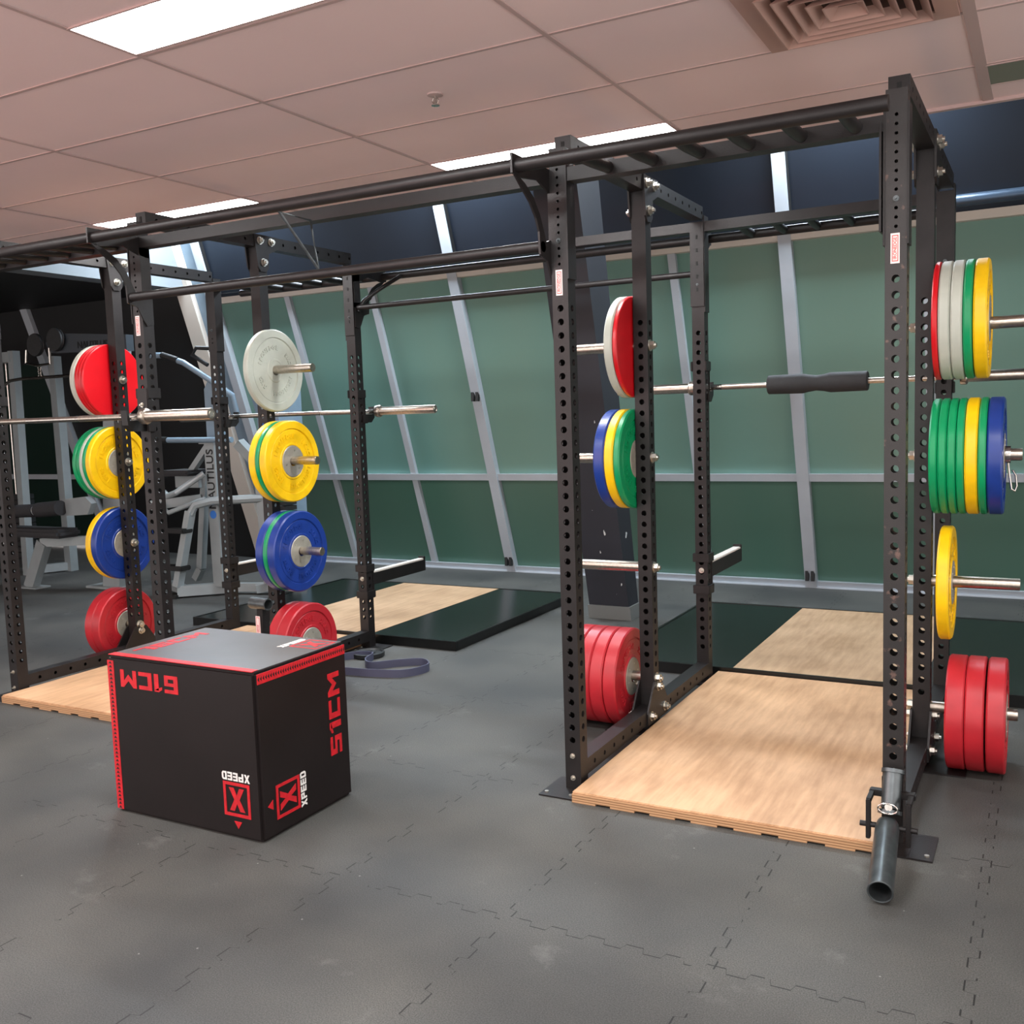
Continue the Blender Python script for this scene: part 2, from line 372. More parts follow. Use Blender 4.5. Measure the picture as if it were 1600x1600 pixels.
m = mb('pipe'); m.cyl((-5.45, wy(2.72)-.03, 2.73), (5.2, wy(2.72)-.03, 2.73), .04, 20); tr(m)
m = mb('navy'); lean_slab(m, -5.5, 5.2, 2.66, HS, -.08, -.03); struct(m.build('wall_window_upper'))
# alcove on the left: white bulkhead, black wall, dark glass
m = mb('whitewall'); m.box(-6.0, -5.78, YE, 3.86, 2.775, HS); struct(m.build('wall_bulkhead'))
m = mb('blackwall'); m.box(RX0, -6.0, YE, wy(2.76)+.1, 2.775, 2.8); struct(m.build('ceiling_alcove'))
m = mb('blackwall'); lean_slab(m, -8.15, -5.86, 0, 2.8, -.1, -.03); struct(m.build('wall_window_black'))
m = mb('cream'); lean_slab(m, -5.9, -5.72, 0, HS, -.06, .02); tr(m)
m = mb('blueframe'); lean_slab(m, -5.72, -5.52, 0, HS, -.09, -.04); tr(m)
m = mb('glass_dark'); lean_slab(m, RX0, -8.15, .04, 2.2, -.07, -.04); struct(m.build('window_%d' % wn)); wn += 1
m = mb('blackwall'); lean_slab(m, RX0, -8.15, 2.2, 2.8, -.1, -.03); struct(m.build('wall_window_far'))
m = mb('alu'); lean_slab(m, -8.28, -8.17, 0, 2.8, -.06, .02); tr(m)
m = mb('alu'); lean_slab(m, RX0, -7.0, .87, .93, -.06, .01); tr(m)
# leaning column
cz = [0, HS]
def colY(z): return 2.995-.252*z, 3.17-.19*z
vs = []
for z in cz:
    f, b = colY(z)
    vs += [(-1.22, f, z), (-.92, f, z), (-.92, b, z), (-1.22, b, z)]
m = mb('column').add(vs, [(0, 3, 2, 1), (4, 5, 6, 7), (0, 1, 5, 4), (1, 2, 6, 5), (2, 3, 7, 6), (3, 0, 4, 7)])
struct(m.build('wall_column'))
vs = []
for z in (0, .1):
    f, b = colY(z); vs += [(-1.23, f-.012, z), (-.908, f-.012, z), (-.908, b, z), (-1.23, b, z)]
struct(mb('skirt').add(vs, [(0, 3, 2, 1), (4, 5, 6, 7), (0, 1, 5, 4), (1, 2, 6, 5), (2, 3, 7, 6), (3, 0, 4, 7)]).build('baseboard_column'))
# black cable brackets on the mullions
def bracket(x, z, lab):
    t = MB().mt('black')
    for s in (-.022, .022):
        y = wy(z)-.03
        t.prism([(x+s-.012, z-.035), (x+s+.012, z-.035), (x+s+.016, z+.02), (x+s+.006, z+.045), (x+s-.012, z+.045)], 'y', y-.03, y)
    o = t.build('wall_bracket'); tag(o, lab, 'bracket')
bracket(-2.755, 1.62, 'small black bracket halfway up the window mullion behind the middle of the rig')
bracket(-2.755, .1, 'small black bracket at the foot of the window mullion behind the left platform')
bracket(-.02, 1.64, 'small black bracket on the window mullion above the padded barbell')
bracket(-.02, .1, 'small black bracket at the foot of the window mullion behind the right platform')

# ------------------------------------------------------------------ ceiling things
def lamp(x0, y0, lab, lit='lamp', z=None):
    z = H if z is None else z; x1, y1 = x0+1.185, y0+.247
    t = thing('ceiling_light', lab, 'ceiling light', (x0, y0, z-.004), 'recessed ceiling light panels')
    m = mb('grid'); w = .008
    m.box(x0-w, x1+w, y0-w, y0, z-.006, z); m.box(x0-w, x1+w, y1, y1+w, z-.006, z); m.box(x0-w, x0, y0, y1, z-.006, z); m.box(x1, x1+w, y0, y1, z-.006, z)
    m.build('light_frame', t)
    mb(lit).box(x0, x1, y0, y1, z-.004, z-.001).build('diffuser', t)
lamp(-1.009, -1.226, 'large bright ceiling light nearest the camera, at the top left')
lamp(-1.009, .782, 'bright ceiling light above the gap between the two cages')
lamp(-3.421, .782, 'bright ceiling light over the left cage, farthest to the left')
lamp(1.411, .79, 'unlit grey ceiling light at the right edge of the ceiling', 'lampoff')
# lamps of the same room outside the picture: rest of the ceiling, and the open strip along the windows
for x, y, l in ((-3.421, -1.226, 'left of the picture'), (1.411, -1.226, 'right of the picture'), (-1.009, -3.234, 'behind the camera'), (1.411, -3.234, 'over the camera'), (-3.421, -3.234, 'behind the camera on the left')):
    lamp(x, y, 'ceiling light '+l)
for x, l in ((-5.5, 'leftmost'), (-3.05, 'middle'), (-.1, 'rightmost')):
    lamp(x, 3.1, l+' light high above the window strip', 'lampblue', HS)
# air diffuser
dx0, dx1, dy0, dy1 = .775, 1.364, -.403, .186
t = thing('air_vent', 'square four-way louvred air vent in the ceiling at top right', 'air vent', (1.07, -.11, H-.01))
m = mb('vent'); fw = .066
m.box(dx0, dx1, dy0, dy0+fw, H-.012, H+.0); m.box(dx0, dx1, dy1-fw, dy1, H-.012, H); m.box(dx0, dx0+fw, dy0+fw, dy1-fw, H-.012, H); m.box(dx1-fw, dx1, dy0+fw, dy1-fw, H-.012, H)
m.build('vent_frame', t)
mb('ventdark').box(dx0+fw, dx1-fw, dy0+fw, dy1-fw, H-.005, H-.001).build('vent_throat', t)
cxv, cyv = (dx0+dx1)/2, (dy0+dy1)/2
for k in range(5):
    a = .228-.042*k; a2 = a-.03; m = mb('vent'); zt, zb = H-.004, H-.034
    for sx, sy in ((1, 0), (-1, 0), (0, 1), (0, -1)):
        tx, ty = -sy, sx
        def Q(r, w, z): return (cxv+sx*r+tx*w, cyv+sy*r+ty*w, z)
        vs = [Q(a, -a, zb), Q(a, a, zb), Q(a2, a2, zt), Q(a2, -a2, zt), Q(a-.004, -a+.004, zb), Q(a-.004, a-.004, zb), Q(a2-.004, a2-.004, zt), Q(a2-.004, -a2+.004, zt)]
        m.add(vs, [(0, 1, 2, 3), (7, 6, 5, 4), (0, 4, 5, 1), (3, 2, 6, 7), (1, 5, 6, 2), (0, 3, 7, 4)])
    m.build('vent_louvre', t)
t = thing('fire_sprinkler', 'small chrome fire sprinkler head hanging from the ceiling tile', 'sprinkler', (-.432, -.075, H))
sx_, sy_ = -.432, -.075
mb('grid').lathe((sx_, sy_, H), (0, 0, -1), [(0, .032), (.005, .03), (.008, .014), (.008, 0)], 28).build('escutcheon', t)
m = mb('chrome'); m.cyl((sx_, sy_, H-.008), (sx_, sy_, H-.04), .006, 12); m.cyl((sx_, sy_, H-.04), (sx_, sy_, H-.043), .016, 16)
m.tube([(sx_-.008, sy_, H-.014), (sx_-.015, sy_, H-.024), (sx_-.006, sy_, H-.039)], .002); m.tube([(sx_+.008, sy_, H-.014), (sx_+.015, sy_, H-.024), (sx_+.006, sy_, H-.039)], .002)
m.build('sprinkler_head', t)

# ------------------------------------------------------------------ the rig
def strip(m, origin, du, dv, w, h, holes, nrm, n=12, wall=.006):
    """flat face of width w (du), height h (dv) with round holes at (v, r) on its centre line, rims going inwards"""
    o = Vector(origin); du = Vector(du); dv = Vector(dv); inn = -Vector(nrm)*wall
    flip = du.cross(dv).dot(Vector(nrm)) < 0
    def F(vs, fs, sm=False): m.add(vs, [f[::-1] for f in fs] if flip else fs, sm)
    cur = 0
    for hv, r in sorted(holes):
        cell = max(r*1.55, .008); a, b = hv-cell, hv+cell
        if a < cur-1e-6 or b > h: continue
        if a > cur+1e-5: F([o+dv*cur, o+du*w+dv*cur, o+du*w+dv*a, o+dv*a], [(0, 1, 2, 3)])
        c = o+du*w/2+dv*hv
        ring = [c+du*math.cos(2*PI*(i+.5)/n)*r+dv*math.sin(2*PI*(i+.5)/n)*r for i in range(n)]
        ring2 = [q+inn for q in ring]
        # outer border points: project onto the rectangle
        out = []
        for i in range(n):
            ct, st = math.cos(2*PI*(i+.5)/n), math.sin(2*PI*(i+.5)/n); k = min((w/2)/max(abs(ct), 1e-9), cell/max(abs(st), 1e-9))
            out.append(c+du*ct*k+dv*st*k)
        vs = ring+out; fs = [(i, n+i, n+(i+1) % n, (i+1) % n) for i in range(n)]
        F(vs, [f for f in fs])
        # rectangle corners
        cs = [(w/2, cell), (-w/2, cell), (-w/2, -cell), (w/2, -cell)]
        for qx, qy in cs:
            ang = math.atan2(qy, qx) % (2*PI); i = int((ang/(2*PI)*n-.5)//1) % n
            F([out[i], c+du*qx+dv*qy, out[(i+1) % n]], [(0, 1, 2)])
        F(ring+ring2, [(i, (i+1) % n, n+(i+1) % n, n+i) for i in range(n)], True)
        cur = b
    if cur < h-1e-5: F([o+dv*cur, o+du*w+dv*cur, o+du*w+dv*h, o+dv*h], [(0, 1, 2, 3)])
BR, SR = .0127, .0056
def holed_post(key, x, y, z0, z1, fb, lr, w=p):
    m = mb(key); h = z1-z0; f2 = [(a-z0, r) for a, r in fb]; l2 = [(a-z0, r) for a, r in lr]
    strip(m, (x, y, z0), (1, 0, 0), (0, 0, 1), w, h, f2, (0, -1, 0)); strip(m, (x, y+w, z0), (1, 0, 0), (0, 0, 1), w, h, f2, (0, 1, 0))
    strip(m, (x, y, z0), (0, 1, 0), (0, 0, 1), w, h, l2, (-1, 0, 0)); strip(m, (x+w, y, z0), (0, 1, 0), (0, 0, 1), w, h, l2, (1, 0, 0))
    m.add([(x, y, z1), (x+w, y, z1), (x+w, y+w, z1), (x, y+w, z1)], [(0, 1, 2, 3)]); m.add([(x, y, z0), (x+w, y, z0), (x+w, y+w, z0), (x, y+w, z0)], [(3, 2, 1, 0)])
    return m
def holed_beam_y(x, y0, y1, z0, z1, pitch, r, off):
    m = mb('steel'); L = y1-y0; hz = z1-z0
    hs = [(off+pitch*k, r) for k in range(int((L-off)/pitch)+1)]
    for xx, nn in ((x, (-1, 0, 0)), (x+p, (1, 0, 0))): strip(m, (xx, y0, z0), (0, 0, 1), (0, 1, 0), hz, L, hs, nn)
    for zz in (z0, z1): m.add([(x, y0, zz), (x+p, y0, zz), (x+p, y1, zz), (x, y1, zz)], [(0, 1, 2, 3)])
    for yy in (y0, y1): m.add([(x, yy, z0), (x+p, yy, z0), (x+p, yy, z1), (x, yy, z1)], [(0, 1, 2, 3)])
    return m
rig = thing('power_rack', 'black perforated steel double power rack joined by overhead pull-up bars', 'power rack', (-G/2, 0, 0))
big = [(.2+.05*k, BR) for k in range(34)]
small = [(2.011+.0283*k, SR) for k in range(13)]
mid = [(.3+.05*k, BR) for k in range(32)]
cages = [(XL, -G), (0, W)]
FX = [XL, -G, 0, W]
for i, x in enumerate(FX):
    holed_post('wornpost' if i == 3 else 'steel', x, 0, .004, ZT-.012, big+small, big).build('upright', rig)
    holed_post('steel', x, D, .004, ZT-.03, big+[(a, r) for a, r in small if a < 2.05], big).build('upright', rig)
    holed_post('steel', x, Dm, .112, 2.417, mid, mid).build('storage_upright', rig)
    # beams
    holed_beam_y(x, p, D, 2.417, 2.482, .1, .009, .06).build('top_crossbeam', rig)
    holed_beam_y(x, p, D, .048, .112, .1, .010, .07).build('base_beam', rig)
    # slot on the front end plate of the crossbeam
    m = mb('steel'); m.box(x, x+p, p-.008, p, 2.405, 2.482); m.mt('hole').box(x+p/2-.007, x+p/2+.007, p-.0095, p-.002, 2.43, 2.462); m.build('end_plate', rig)
    sx = 1 if x in (-G, W) else -1
    # base plates
    for yy in (-.1, D-.05):
        m = mb('steel'); x0, x1 = (x-.07, x+p+.008) if sx < 0 else (x-.008, x+p+.1)
        m.box(x0, x1, yy, yy+(.2 if yy < 0 else .165), 0, .006)
        m.mt('zinc')
        for bx in (x0+.02, x1-.02): m.cyl((bx, yy+.03, .006), (bx, yy+.03, .011), .008, 10)
        m.build('base_plate', rig)
    m = mb('steel'); m.box(x if sx > 0 else x-.14, x+p+.14 if sx > 0 else x+p, Dm-.1, Dm+p+.04, 0, .006); m.box(x+.01, x+p-.01, Dm-.03, Dm+p+.03, .006, .048); m.build('base_plate', rig)
    # upright foot bolts
    for z in (.138, .05): mb('zinc').hexbolt((x+p/2, -.0005, z), (0, -1, 0), .008, .004).build('foot_bolt', rig)
    # gussets both sides of the storage upright
    for s in (-1, 1):
        xa, xb = (x-.008, x) if s < 0 else (x+p, x+p+.008)
        m = mb('steel').prism([(Dm-.03, 2.482), (Dm+.15, 2.482), (Dm+.15, 2.415), (Dm+.08, 2.385), (Dm+.075, 2.31), (Dm+.055, 2.285), (Dm+.01, 2.285), (Dm-.01, 2.31)], 'x', xa, xb)
        gp = m.build('gusset_plate', rig)
        xo = xa if s < 0 else xb
        for yy, zz in ((Dm+.012, 2.45), (Dm+.1, 2.45), (Dm+.034, 2.335)): mb('zinc').hexbolt((xo, yy, zz), (s, 0, 0)).build('bolt', gp)
        m = mb('steel').prism([(Dm-.1, .045), (Dm+.165, .045), (Dm+.165, .1), (Dm+.075, .225), (Dm-.01, .225), (Dm-.1, .1)], 'x', xa, xb)
        gp = m.build('gusset_plate', rig)
        for yy, zz in ((Dm+.033, .198), (Dm-.06, .082), (Dm+.115, .082)): mb('zinc').hexbolt((xo, yy, zz), (s, 0, 0)).build('bolt', gp)
    # storage pegs with nuts on the inner side
    for z in (.25, .75, 1.25, 1.75):
        zz = .235 if z == .25 else z
        a = x+p if sx > 0 else x; b = a+sx*.312
        o = mb('brushed').cyl((a, Dm+p/2, zz), (b, Dm+p/2, zz), .0235, 24)
        o.cyl((b, Dm+p/2, zz), (b+sx*.002, Dm+p/2, zz), .0215, 24); pg = o.build('plate_peg', rig)
        inn = x if sx > 0 else x+p
        n_ = mb('zinc').hexbolt((inn, Dm+p/2, zz), (-sx, 0, 0), .02, .018); n_.build('nut', pg)
# label stickers
def sticker(x, z0, z1, nm='label_sticker', y=-.0012, parent=None, w=.027, word='IRONEDGE'):
    m = mb('label_w'); m.box(x, x+w, y-.0006, y, z0, z1)
    m.mt('label_r').box(x+.004, x+w-.004, y-.001, y-.0006, z0+.006, z1-.006)
    m.mt('label_w').box(x+.0065, x+w-.0065, y-.0014, y-.001, z0+.009, z1-.009)
    m.mt('label_r'); put_text(m, word, .0145, basis((x+w/2, y-.0018, (z0+z1)/2), (0, 0, 1), (-1, 0, 0)), .0003, .0003, .95)
    o = m.build(nm, parent); o['label'] = 'red and white maker label'; return o
for x in (XL, -G, 0, W): sticker(x+.017, 1.897, 1.99, parent=rig)

# front and back overhead bars; s=-1 front, +1 back
def overhead(s, yface, zt, zb0, zb1, zl, yl):
    # yface = outer face of the uprights, tube stands off by .25
    yt = yface+s*.25
    y0, y1 = (0, p) if s < 0 else (D, D+p)
    # beams between uprights
    for a, b in ((XL+p, -G), (-G+p, 0), (p, W)): mb('steel').box(a, b, y0+.001, y1-.001, zb0, zb1).build('top_beam', rig)
    # long tube
    mb('steel').cyl((-3.9 if s < 0 else XL+.02, yt, zt), (1.212 if s < 0 else W+p-.02, yt, zt), .0235, 24).build('monkey_bar_tube', rig)
    ya, yb = sorted((yt, y0 if s < 0 else y1))
    for x0 in (XL, 0):
        for k in range(6):
            xr = x0+p+.17+.169*k
            if s < 0 and x0 < -1 and k < 0: continue
            mb('steel').tube([(xr, yt, zt), (xr, (ya+yb)/2, zt+.002), (xr, (y0 if s < 0 else y1), zt+.01)], .021, 14, caps=True).build('monkey_bar_rung', rig)
    # arms: inner side of each upright that faces the middle bay
    for x, sd in ((-G+p, 1), (0, -1)):
        xa, xb = (x, x+.008) if sd > 0 else (x-.008, x)
        def Yf(d): return yface+s*d
        m = mb('steel').prism([(Yf(.285), zt+.038), (Yf(.285), zt-.03), (Yf(.22), zt-.036), (Yf(.09), zt-.02), (Yf(.0), zt-.05), (Yf(-.06), zt-.06), (Yf(-.06), zt+.036), (Yf(0), zt+.036)], 'x', xa, xb)
        up = [(.245, zt-.03), (.19, zt-.05), (.13, zt-.085), (.085, zt-.135), (.055, zl+.06), (.035, zl+.02)]
        lo = [(.265, zt-.032), (.21, zt-.072), (.155, zt-.108), (.112, zt-.155), (.09, zl+.05), (.085, zl-.03)]
        for (a0, a1), (b0, b1) in zip(zip(up[:-1], up[1:]), zip(lo[:-1], lo[1:])):
            m.prism([(Yf(a0[0]), a0[1]), (Yf(a1[0]), a1[1]), (Yf(b1[0]), b1[1]), (Yf(b0[0]), b0[1])], 'x', xa, xb)
        m.prism([(Yf(.085), zl-.03), (Yf(.035), zl+.02), (Yf(.0), zl+.03), (Yf(-.06), zl+.03), (Yf(-.06), zl-.12), (Yf(-.02), zl-.13), (Yf(.0), zl-.1), (Yf(.03), zl-.045)], 'x', xa, xb)
        m.prism([(Yf(-.06), zt), (Yf(0), zt), (Yf(0), zl), (Yf(-.06), zl)], 'x', xa, xb)
        m.build('bar_arm', rig)
    # outer sleeve plates on the cage sides of the brackets
    for x in FX:
        xs = [(x-.006, x), (x+p, x+p+.006)]
        for xa, xb in xs:
            if (abs(xa-(-G+p)) < .02) or (abs(xb-0) < .02): continue
            mb('steel').box(xa, xb, y0-(.004 if s < 0 else -.0), y1+(.004 if s > 0 else 0), 1.955, zb1+.03).build('bracket_cheek', rig)
        m = mb('gunmetal'); m.hexbolt((x+p/2, y0, 2.096), (0, -1, 0), .007, .004); m.build('bracket_bolt', rig)
    # lower pull-up bar of the middle bay
    mb('steel').cyl((-G+p+.0, yl, zl), (0-.0, yl, zl), .02 if s < 0 else .016, 22).build('pull_up_bar', rig)
overhead(-1, 0, 2.32, 2.305, 2.355, 2.07, -.062)
overhead(1, D+p, 2.372, 2.36, 2.41, 2.155, D+p/2)
# stub arms where the long front tube meets the end cage uprights
mb('steel').box(W-.018, W-.011, -.004, p, 2.0, 2.33).build('bracket_cheek', rig)
# light faced plates on the fronts of the back uprights of the right cage and left cage
for x in (0, -G):
    m = mb('steel').box(x-.004, x+p+.002, D-.006, D-.0005, 1.985, 2.41)
    m.mt('hole')
    for k in range(5): m.box(x+p/2-.005, x+p/2+.005, D-.0075, D-.006, 2.06+.066*k, 2.06+.066*k+.02)
    m.build('slotted_plate', rig)
mb('steel').box(-G+p+.002, -.004, D-.006, D, 2.362, 2.408).build('top_beam_plate', rig)
# thin bent rod hangers joining the front tube and the lower bar
def rodtri(pts, r): mb('gunmetal').tube(pts, r, 8, closed=True).build('bent_rod', rig)
rodtri([(-1.075, -.25, 2.297), (-1.075, -.06, 2.292), (-1.045, -.062, 2.09)], .0065)
rodtri([(-.78, D+p+.2, 2.34), (-.78, D+p/2, 2.33), (-.78, D+p/2, 2.17)], .0045)
# curved handle on the back bar
mb('steel').tube([(-2.0, D+p/2+.25, 2.36), (-2.02, D+p/2+.2, 2.33), (-2.08, D+p/2+.12, 2.27), (-2.14, D+p/2+.04, 2.2), (-2.16, D+p/2, 2.13)], .013, 10).build('curved_handle', rig)

# ------------------------------------------------------------------ rack attachments
def j_cup(x, y, s, zb, lab):
    """x = upright left, y = its outer face, s = side the bar lies on"""
    t = thing('j_cup', lab, 'j-cup', (x+p/2, y+s*.04, zb), 'bar hooks on the rack uprights')
    m = mb('steel'); Y = lambda d: y+s*d
    def bx(x0, x1, d0, d1, z0, z1, c=.003): m.box(x0, x1, *sorted((Y(d0), Y(d1))), z0, z1, c)
    bx(x-.004, x+p+.004, .001, .009, zb-.075, zb+.135)
    bx(x-.01, x-.001, -p-.008, .009, zb+.085, zb+.135); bx(x+p+.001, x+p+.01, -p-.008, .009, zb+.085, zb+.135)
    bx(x-.01, x-.001, -.03, .02, zb-.075, zb-.02); bx(x+p+.001, x+p+.01, -.03, .02, zb-.075, zb-.02)
    m.build('bracket', t)
    m = mb('black'); pts = [(Y(.009), zb-.018), (Y(.105), zb-.018), (Y(.112), zb+.03), (Y(.124), zb+.03), (Y(.118), zb-.04), (Y(.085), zb-.07), (Y(.009), zb-.07)]
    m.prism(pts, 'x', x+.012, x+p-.012); m.build('cradle', t)
    mb('uhmw').prism([(Y(.009), zb-.0165), (Y(.1), zb-.0165), (Y(.1), zb-.018), (Y(.009), zb-.018)], 'x', x+.014, x+p-.014).build('liner', t)
    mb('zinc').hexbolt((x+p/2, y+(-1 if s > 0 else 1)*0+(.009 if s > 0 else -.009), zb+.055), (0, s, 0), .009, .004).build('pin', t)
j_cup(-G, 0, -1, 1.512, 'black bar hook on the front right upright of the left cage')
j_cup(XL, 0, -1, 1.512, 'black bar hook on the leftmost front upright')
j_cup(-G, D+p, 1, 1.512, 'black bar hook on the back right upright of the left cage')
j_cup(XL, D+p, 1, 1.512, 'black bar hook on the back left upright beside the grey machine')
j_cup(0, D+p, 1, 1.57, 'black bar hook on the back left upright of the right cage')
j_cup(W, D+p, 1, 1.57, 'black bar hook on the back right upright of the right cage')
# hook bands seen from the front on the back uprights
def spotter(x, z, lab):
    t = thing('spotter_arm', lab, 'spotter arm', (x+p/2, D+p, z), 'spotter arms on the back uprights')
    y = D+p
    mb('steel').box(x+.008, x+p-.008, y+.012, y+.63, z-.04, z+.035, .003).build('arm', t)
    m = mb('steel')
    for z0, z1 in ((z+.055, z+.1), (z-.115, z-.07)):
        m.box(x-.012, x+p+.012, D-.011, D-.001, z0, z1, .002); m.box(x-.012, x-.002, D-.001, y+.01, z0, z1); m.box(x+p+.002, x+p+.012, D-.001, y+.01, z0, z1)
    m.box(x-.004, x+p+.004, y+.001, y+.012, z-.12, z+.1); m.build('clamp', t)
    mb('uhmw').box(x+.01, x+p-.01, y+.02, y+.61, z+.035, z+.047, .003).build('liner', t)
    mb('steel').box(x+.008, x+p-.008, y+.61, y+.63, z+.035, z+.06, .003).build('end_stop', t)
    mb('zinc').hexbolt((x+p/2, D, z+.01), (0, -1, 0), .011, .005).build('pin', t)
spotter(-G, .44, 'black spotter arm with white top behind the left cage, pointing at the platform')
spotter(0, .6, 'black spotter arm with white top on the back left upright of the right cage')
spotter(XL, .44, 'black spotter arm half hidden behind the blue weight plates')

# barbells --------------------------------------------------------------
def barbell(cx, y, z, lab):
    t = thing('barbell', lab, 'barbell', (cx, y, z))
    m = mb('chrome').cyl((cx-.655, y, z), (cx+.655, y, z), .0142, 20)
    m.build('shaft', t)
    for a, b in ((-.5, -.2), (.2, .5)): mb('brushed').cyl((cx+a, y, z), (cx+b, y, z), .0146, 20).build('knurling', t)
    for s in (-1, 1):
        o = mb('brushed'); o.lathe((cx+s*.645, y, z), (s, 0, 0), [(0, .014), (0, .036), (.006, .038), (.026, .038), (.032, .034), (.034, .026), (.438, .026), (.442, .0235), (.4425, .016), (.441, .015), (.441, .0)], 28)
        sl = o.build('sleeve', t)
        mb('zinc').cyl((cx+s*1.0855, y, z), (cx+s*1.088, y, z), .013, 6).build('end_bolt', sl)
barbell(-G-W/2+p/2-.002, -.062, 1.512, 'chrome barbell racked on the front of the left cage')
barbell(-G-W/2+p/2+.02, D+p+.062, 1.512, 'chrome barbell racked on the back of the left cage')
barbell(.617, D+p+.062, 1.571, 'chrome barbell with a foam pad racked on the back of the right cage')
y = D+p+.062
m = mb('foam').lathe((.36, y, 1.571), (1, 0, 0), [(0, .016), (0, .044), (.004, .048), (.175, .05), (.20, .044), (.24, .038), (.28, .043), (.31, .05), (.485, .048), (.489, .044), (.489, .016)], 32)
t = thing('squat_pad', 'black foam neck pad wrapped round the middle of the padded barbell', 'bar pad', (.6, y, 1.571))
m.build('foam_sleeve', t)

# bumper plates ----------------------------------------------------------
COLN = {'red': 'red', 'redb': 'bright red', 'yellow': 'yellow', 'green': 'green', 'blue': 'blue', 'white': 'off-white'}
NUM = {'red': '25', 'yellow': '15', 'blue': '20', 'white': '5', 'green': '10', 'redb': '2.5'}
def bumper(c, x0, x1, zc, y, faces, lab, grp, dz=0):
    """plate with axis along X between x0<x1; faces: which ends carry the raised print (+1,-1)"""
    R = .225; th = x1-x0; cx = (x0+x1)/2; zc = zc+dz
    t = thing('bumper_plate', lab, 'weight plate', (cx, y, zc), grp)
    smallhub = c in ('white', 'redb'); hb = .052 if smallhub else .088
    h = th/2; e = min(.006, th*.2); rc = .005 if th > .03 else .002
    def half(s):
        if c == 'redb': return [(s*h*.96, .026), (s*h*.96, .19), (s*h, .2), (s*h, R-e), (s*(h-e), R)]
        return [(s*(h-.002), .026), (s*(h-.002), hb), (s*(h-.0005), hb+.002), (s*(h-.0005), hb+.01), (s*(h-rc), hb+.014), (s*(h-rc), .172), (s*(h-rc-.002), .174), (s*(h-rc-.002), .179), (s*h, .182), (s*h, R-e), (s*(h-e), R)]
    prof = [(0, .0255)]+half(-1)+half(1)[::-1]+[(0, .0255)]
    mb(c).lathe((cx, y, zc), (1, 0, 0), prof, 64).build('disc', t)
    if not smallhub:
        for s in (-1, 1):
            mb('hub').lathe((cx+s*(h-.0018), y, zc), (s, 0, 0), [(0, .0256), (.003, .027), (.003, hb-.004), (.0, hb)], 48).build('steel_hub', t)
    for s in faces:
        m = mb(c); xs = cx+s*(h-rc if c != 'redb' else h)
        # reading direction: right-hand when looking at the face
        right = Vector((0, 1, 0)) if s > 0 else Vector((0, -1, 0)); up = Vector((0, 0, 1))
        def ring(txt, mid, r, size, step):
            n = len(txt)
            for i, ch in enumerate(txt):
                a = mid-(i-(n-1)/2)*step; dirv = right*math.cos(a)+up*math.sin(a); tang = right*math.sin(a)-up*math.cos(a)
                put_text(m, ch, size, basis(Vector((xs, y, zc))+dirv*r, tang, dirv), .0018, .0036)
        rr = .138 if not smallhub else .125; sz = .036 if not smallhub else .032
        ring('IRONEDGE', PI*.68, rr, sz, .205); ring(NUM[c]+'KG', PI*.18, rr, sz, .19)
        ring('IRONEDGE', -PI*.32, rr, sz, .205); ring(NUM[c]+'KG', PI*1.18, rr, sz, .19)
        m.build('raised_lettering', t)
        if not smallhub:
            b = mb('zinc')
            for k in range(6):
                a = k*PI/3+.3; b.cyl((cx+s*(h+.001), y+.06*math.cos(a), zc+.06*math.sin(a)), (cx+s*(h+.0025), y+.06*math.cos(a), zc+.06*math.sin(a)), .004, 8)
            b.build('hub_rivets', t)
YM = Dm+p/2
def stack(items, z, where, grp, y=YM):
    for it in items:
        c, x0, x1, faces, desc = it[:5]
        bumper(c, x0, x1, z, y+(random.random()-.5)*.006, faces, desc+' '+where, grp, -.004)
# left cage, left side (stacks reach outwards to the left)
g_ = 'plates on the left side of the left cage'
stack([('redb', -3.436, -3.412, (), 'innermost of the bright red plates'), ('redb', -3.463, -3.438, (), 'second bright red plate'), ('redb', -3.492, -3.465, (), 'third bright red plate'),
       ('white', -3.533, -3.494, (), 'off-white plate at the back')], 1.75, 'on the top left peg of the left cage', g_)
stack([('yellow', -3.452, -3.41, (1,), 'thick yellow plate'), ('green', -3.477, -3.454, (), 'thin green plate next to the yellow'), ('white', -3.503, -3.479, (), 'thin off-white plate between greens'),
       ('green', -3.534, -3.505, (), 'green plate behind the off-white one'), ('green', -3.566, -3.536, (), 'outermost green plate')], 1.25, 'on the second peg of the far left stack', g_)
stack([('blue', -3.458, -3.41, (1,), 'thick blue plate'), ('yellow', -3.504, -3.46, (), 'yellow plate behind the blue')], .75, 'on the third peg of the far left stack', g_)
stack([('red', -3.502, -3.436, (1,), 'inner red plate'), ('red', -3.57, -3.504, (), 'outer red plate')], .235, 'on the lowest peg of the far left stack', g_)
# left cage, right side
g_ = 'plates on the right side of the left cage'
stack([('white', -2.15, -2.115, (1,), 'single off-white plate')], 1.75, 'on the top peg beside the gap between the cages', g_)
stack([('yellow', -2.146, -2.102, (), 'yellow plate nearest the upright'), ('green', -2.1, -2.074, (), 'green plate between two yellows'), ('yellow', -2.072, -2.027, (1,), 'outer yellow plate with raised print')], 1.25, 'on the second peg beside the gap', g_)
stack([('blue', -2.141, -2.087, (), 'blue plate nearest the upright'), ('green', -2.085, -2.056, (), 'green plate between two blues'), ('blue', -2.054, -2.0, (1,), 'outer blue plate with raised print')], .75, 'on the third peg beside the gap', g_)
stack([('red', -2.1, -2.032, (), 'inner red plate'), ('red', -2.03, -1.96, (1,), 'outer red plate behind the black box')], .235, 'on the lowest peg beside the gap', g_)
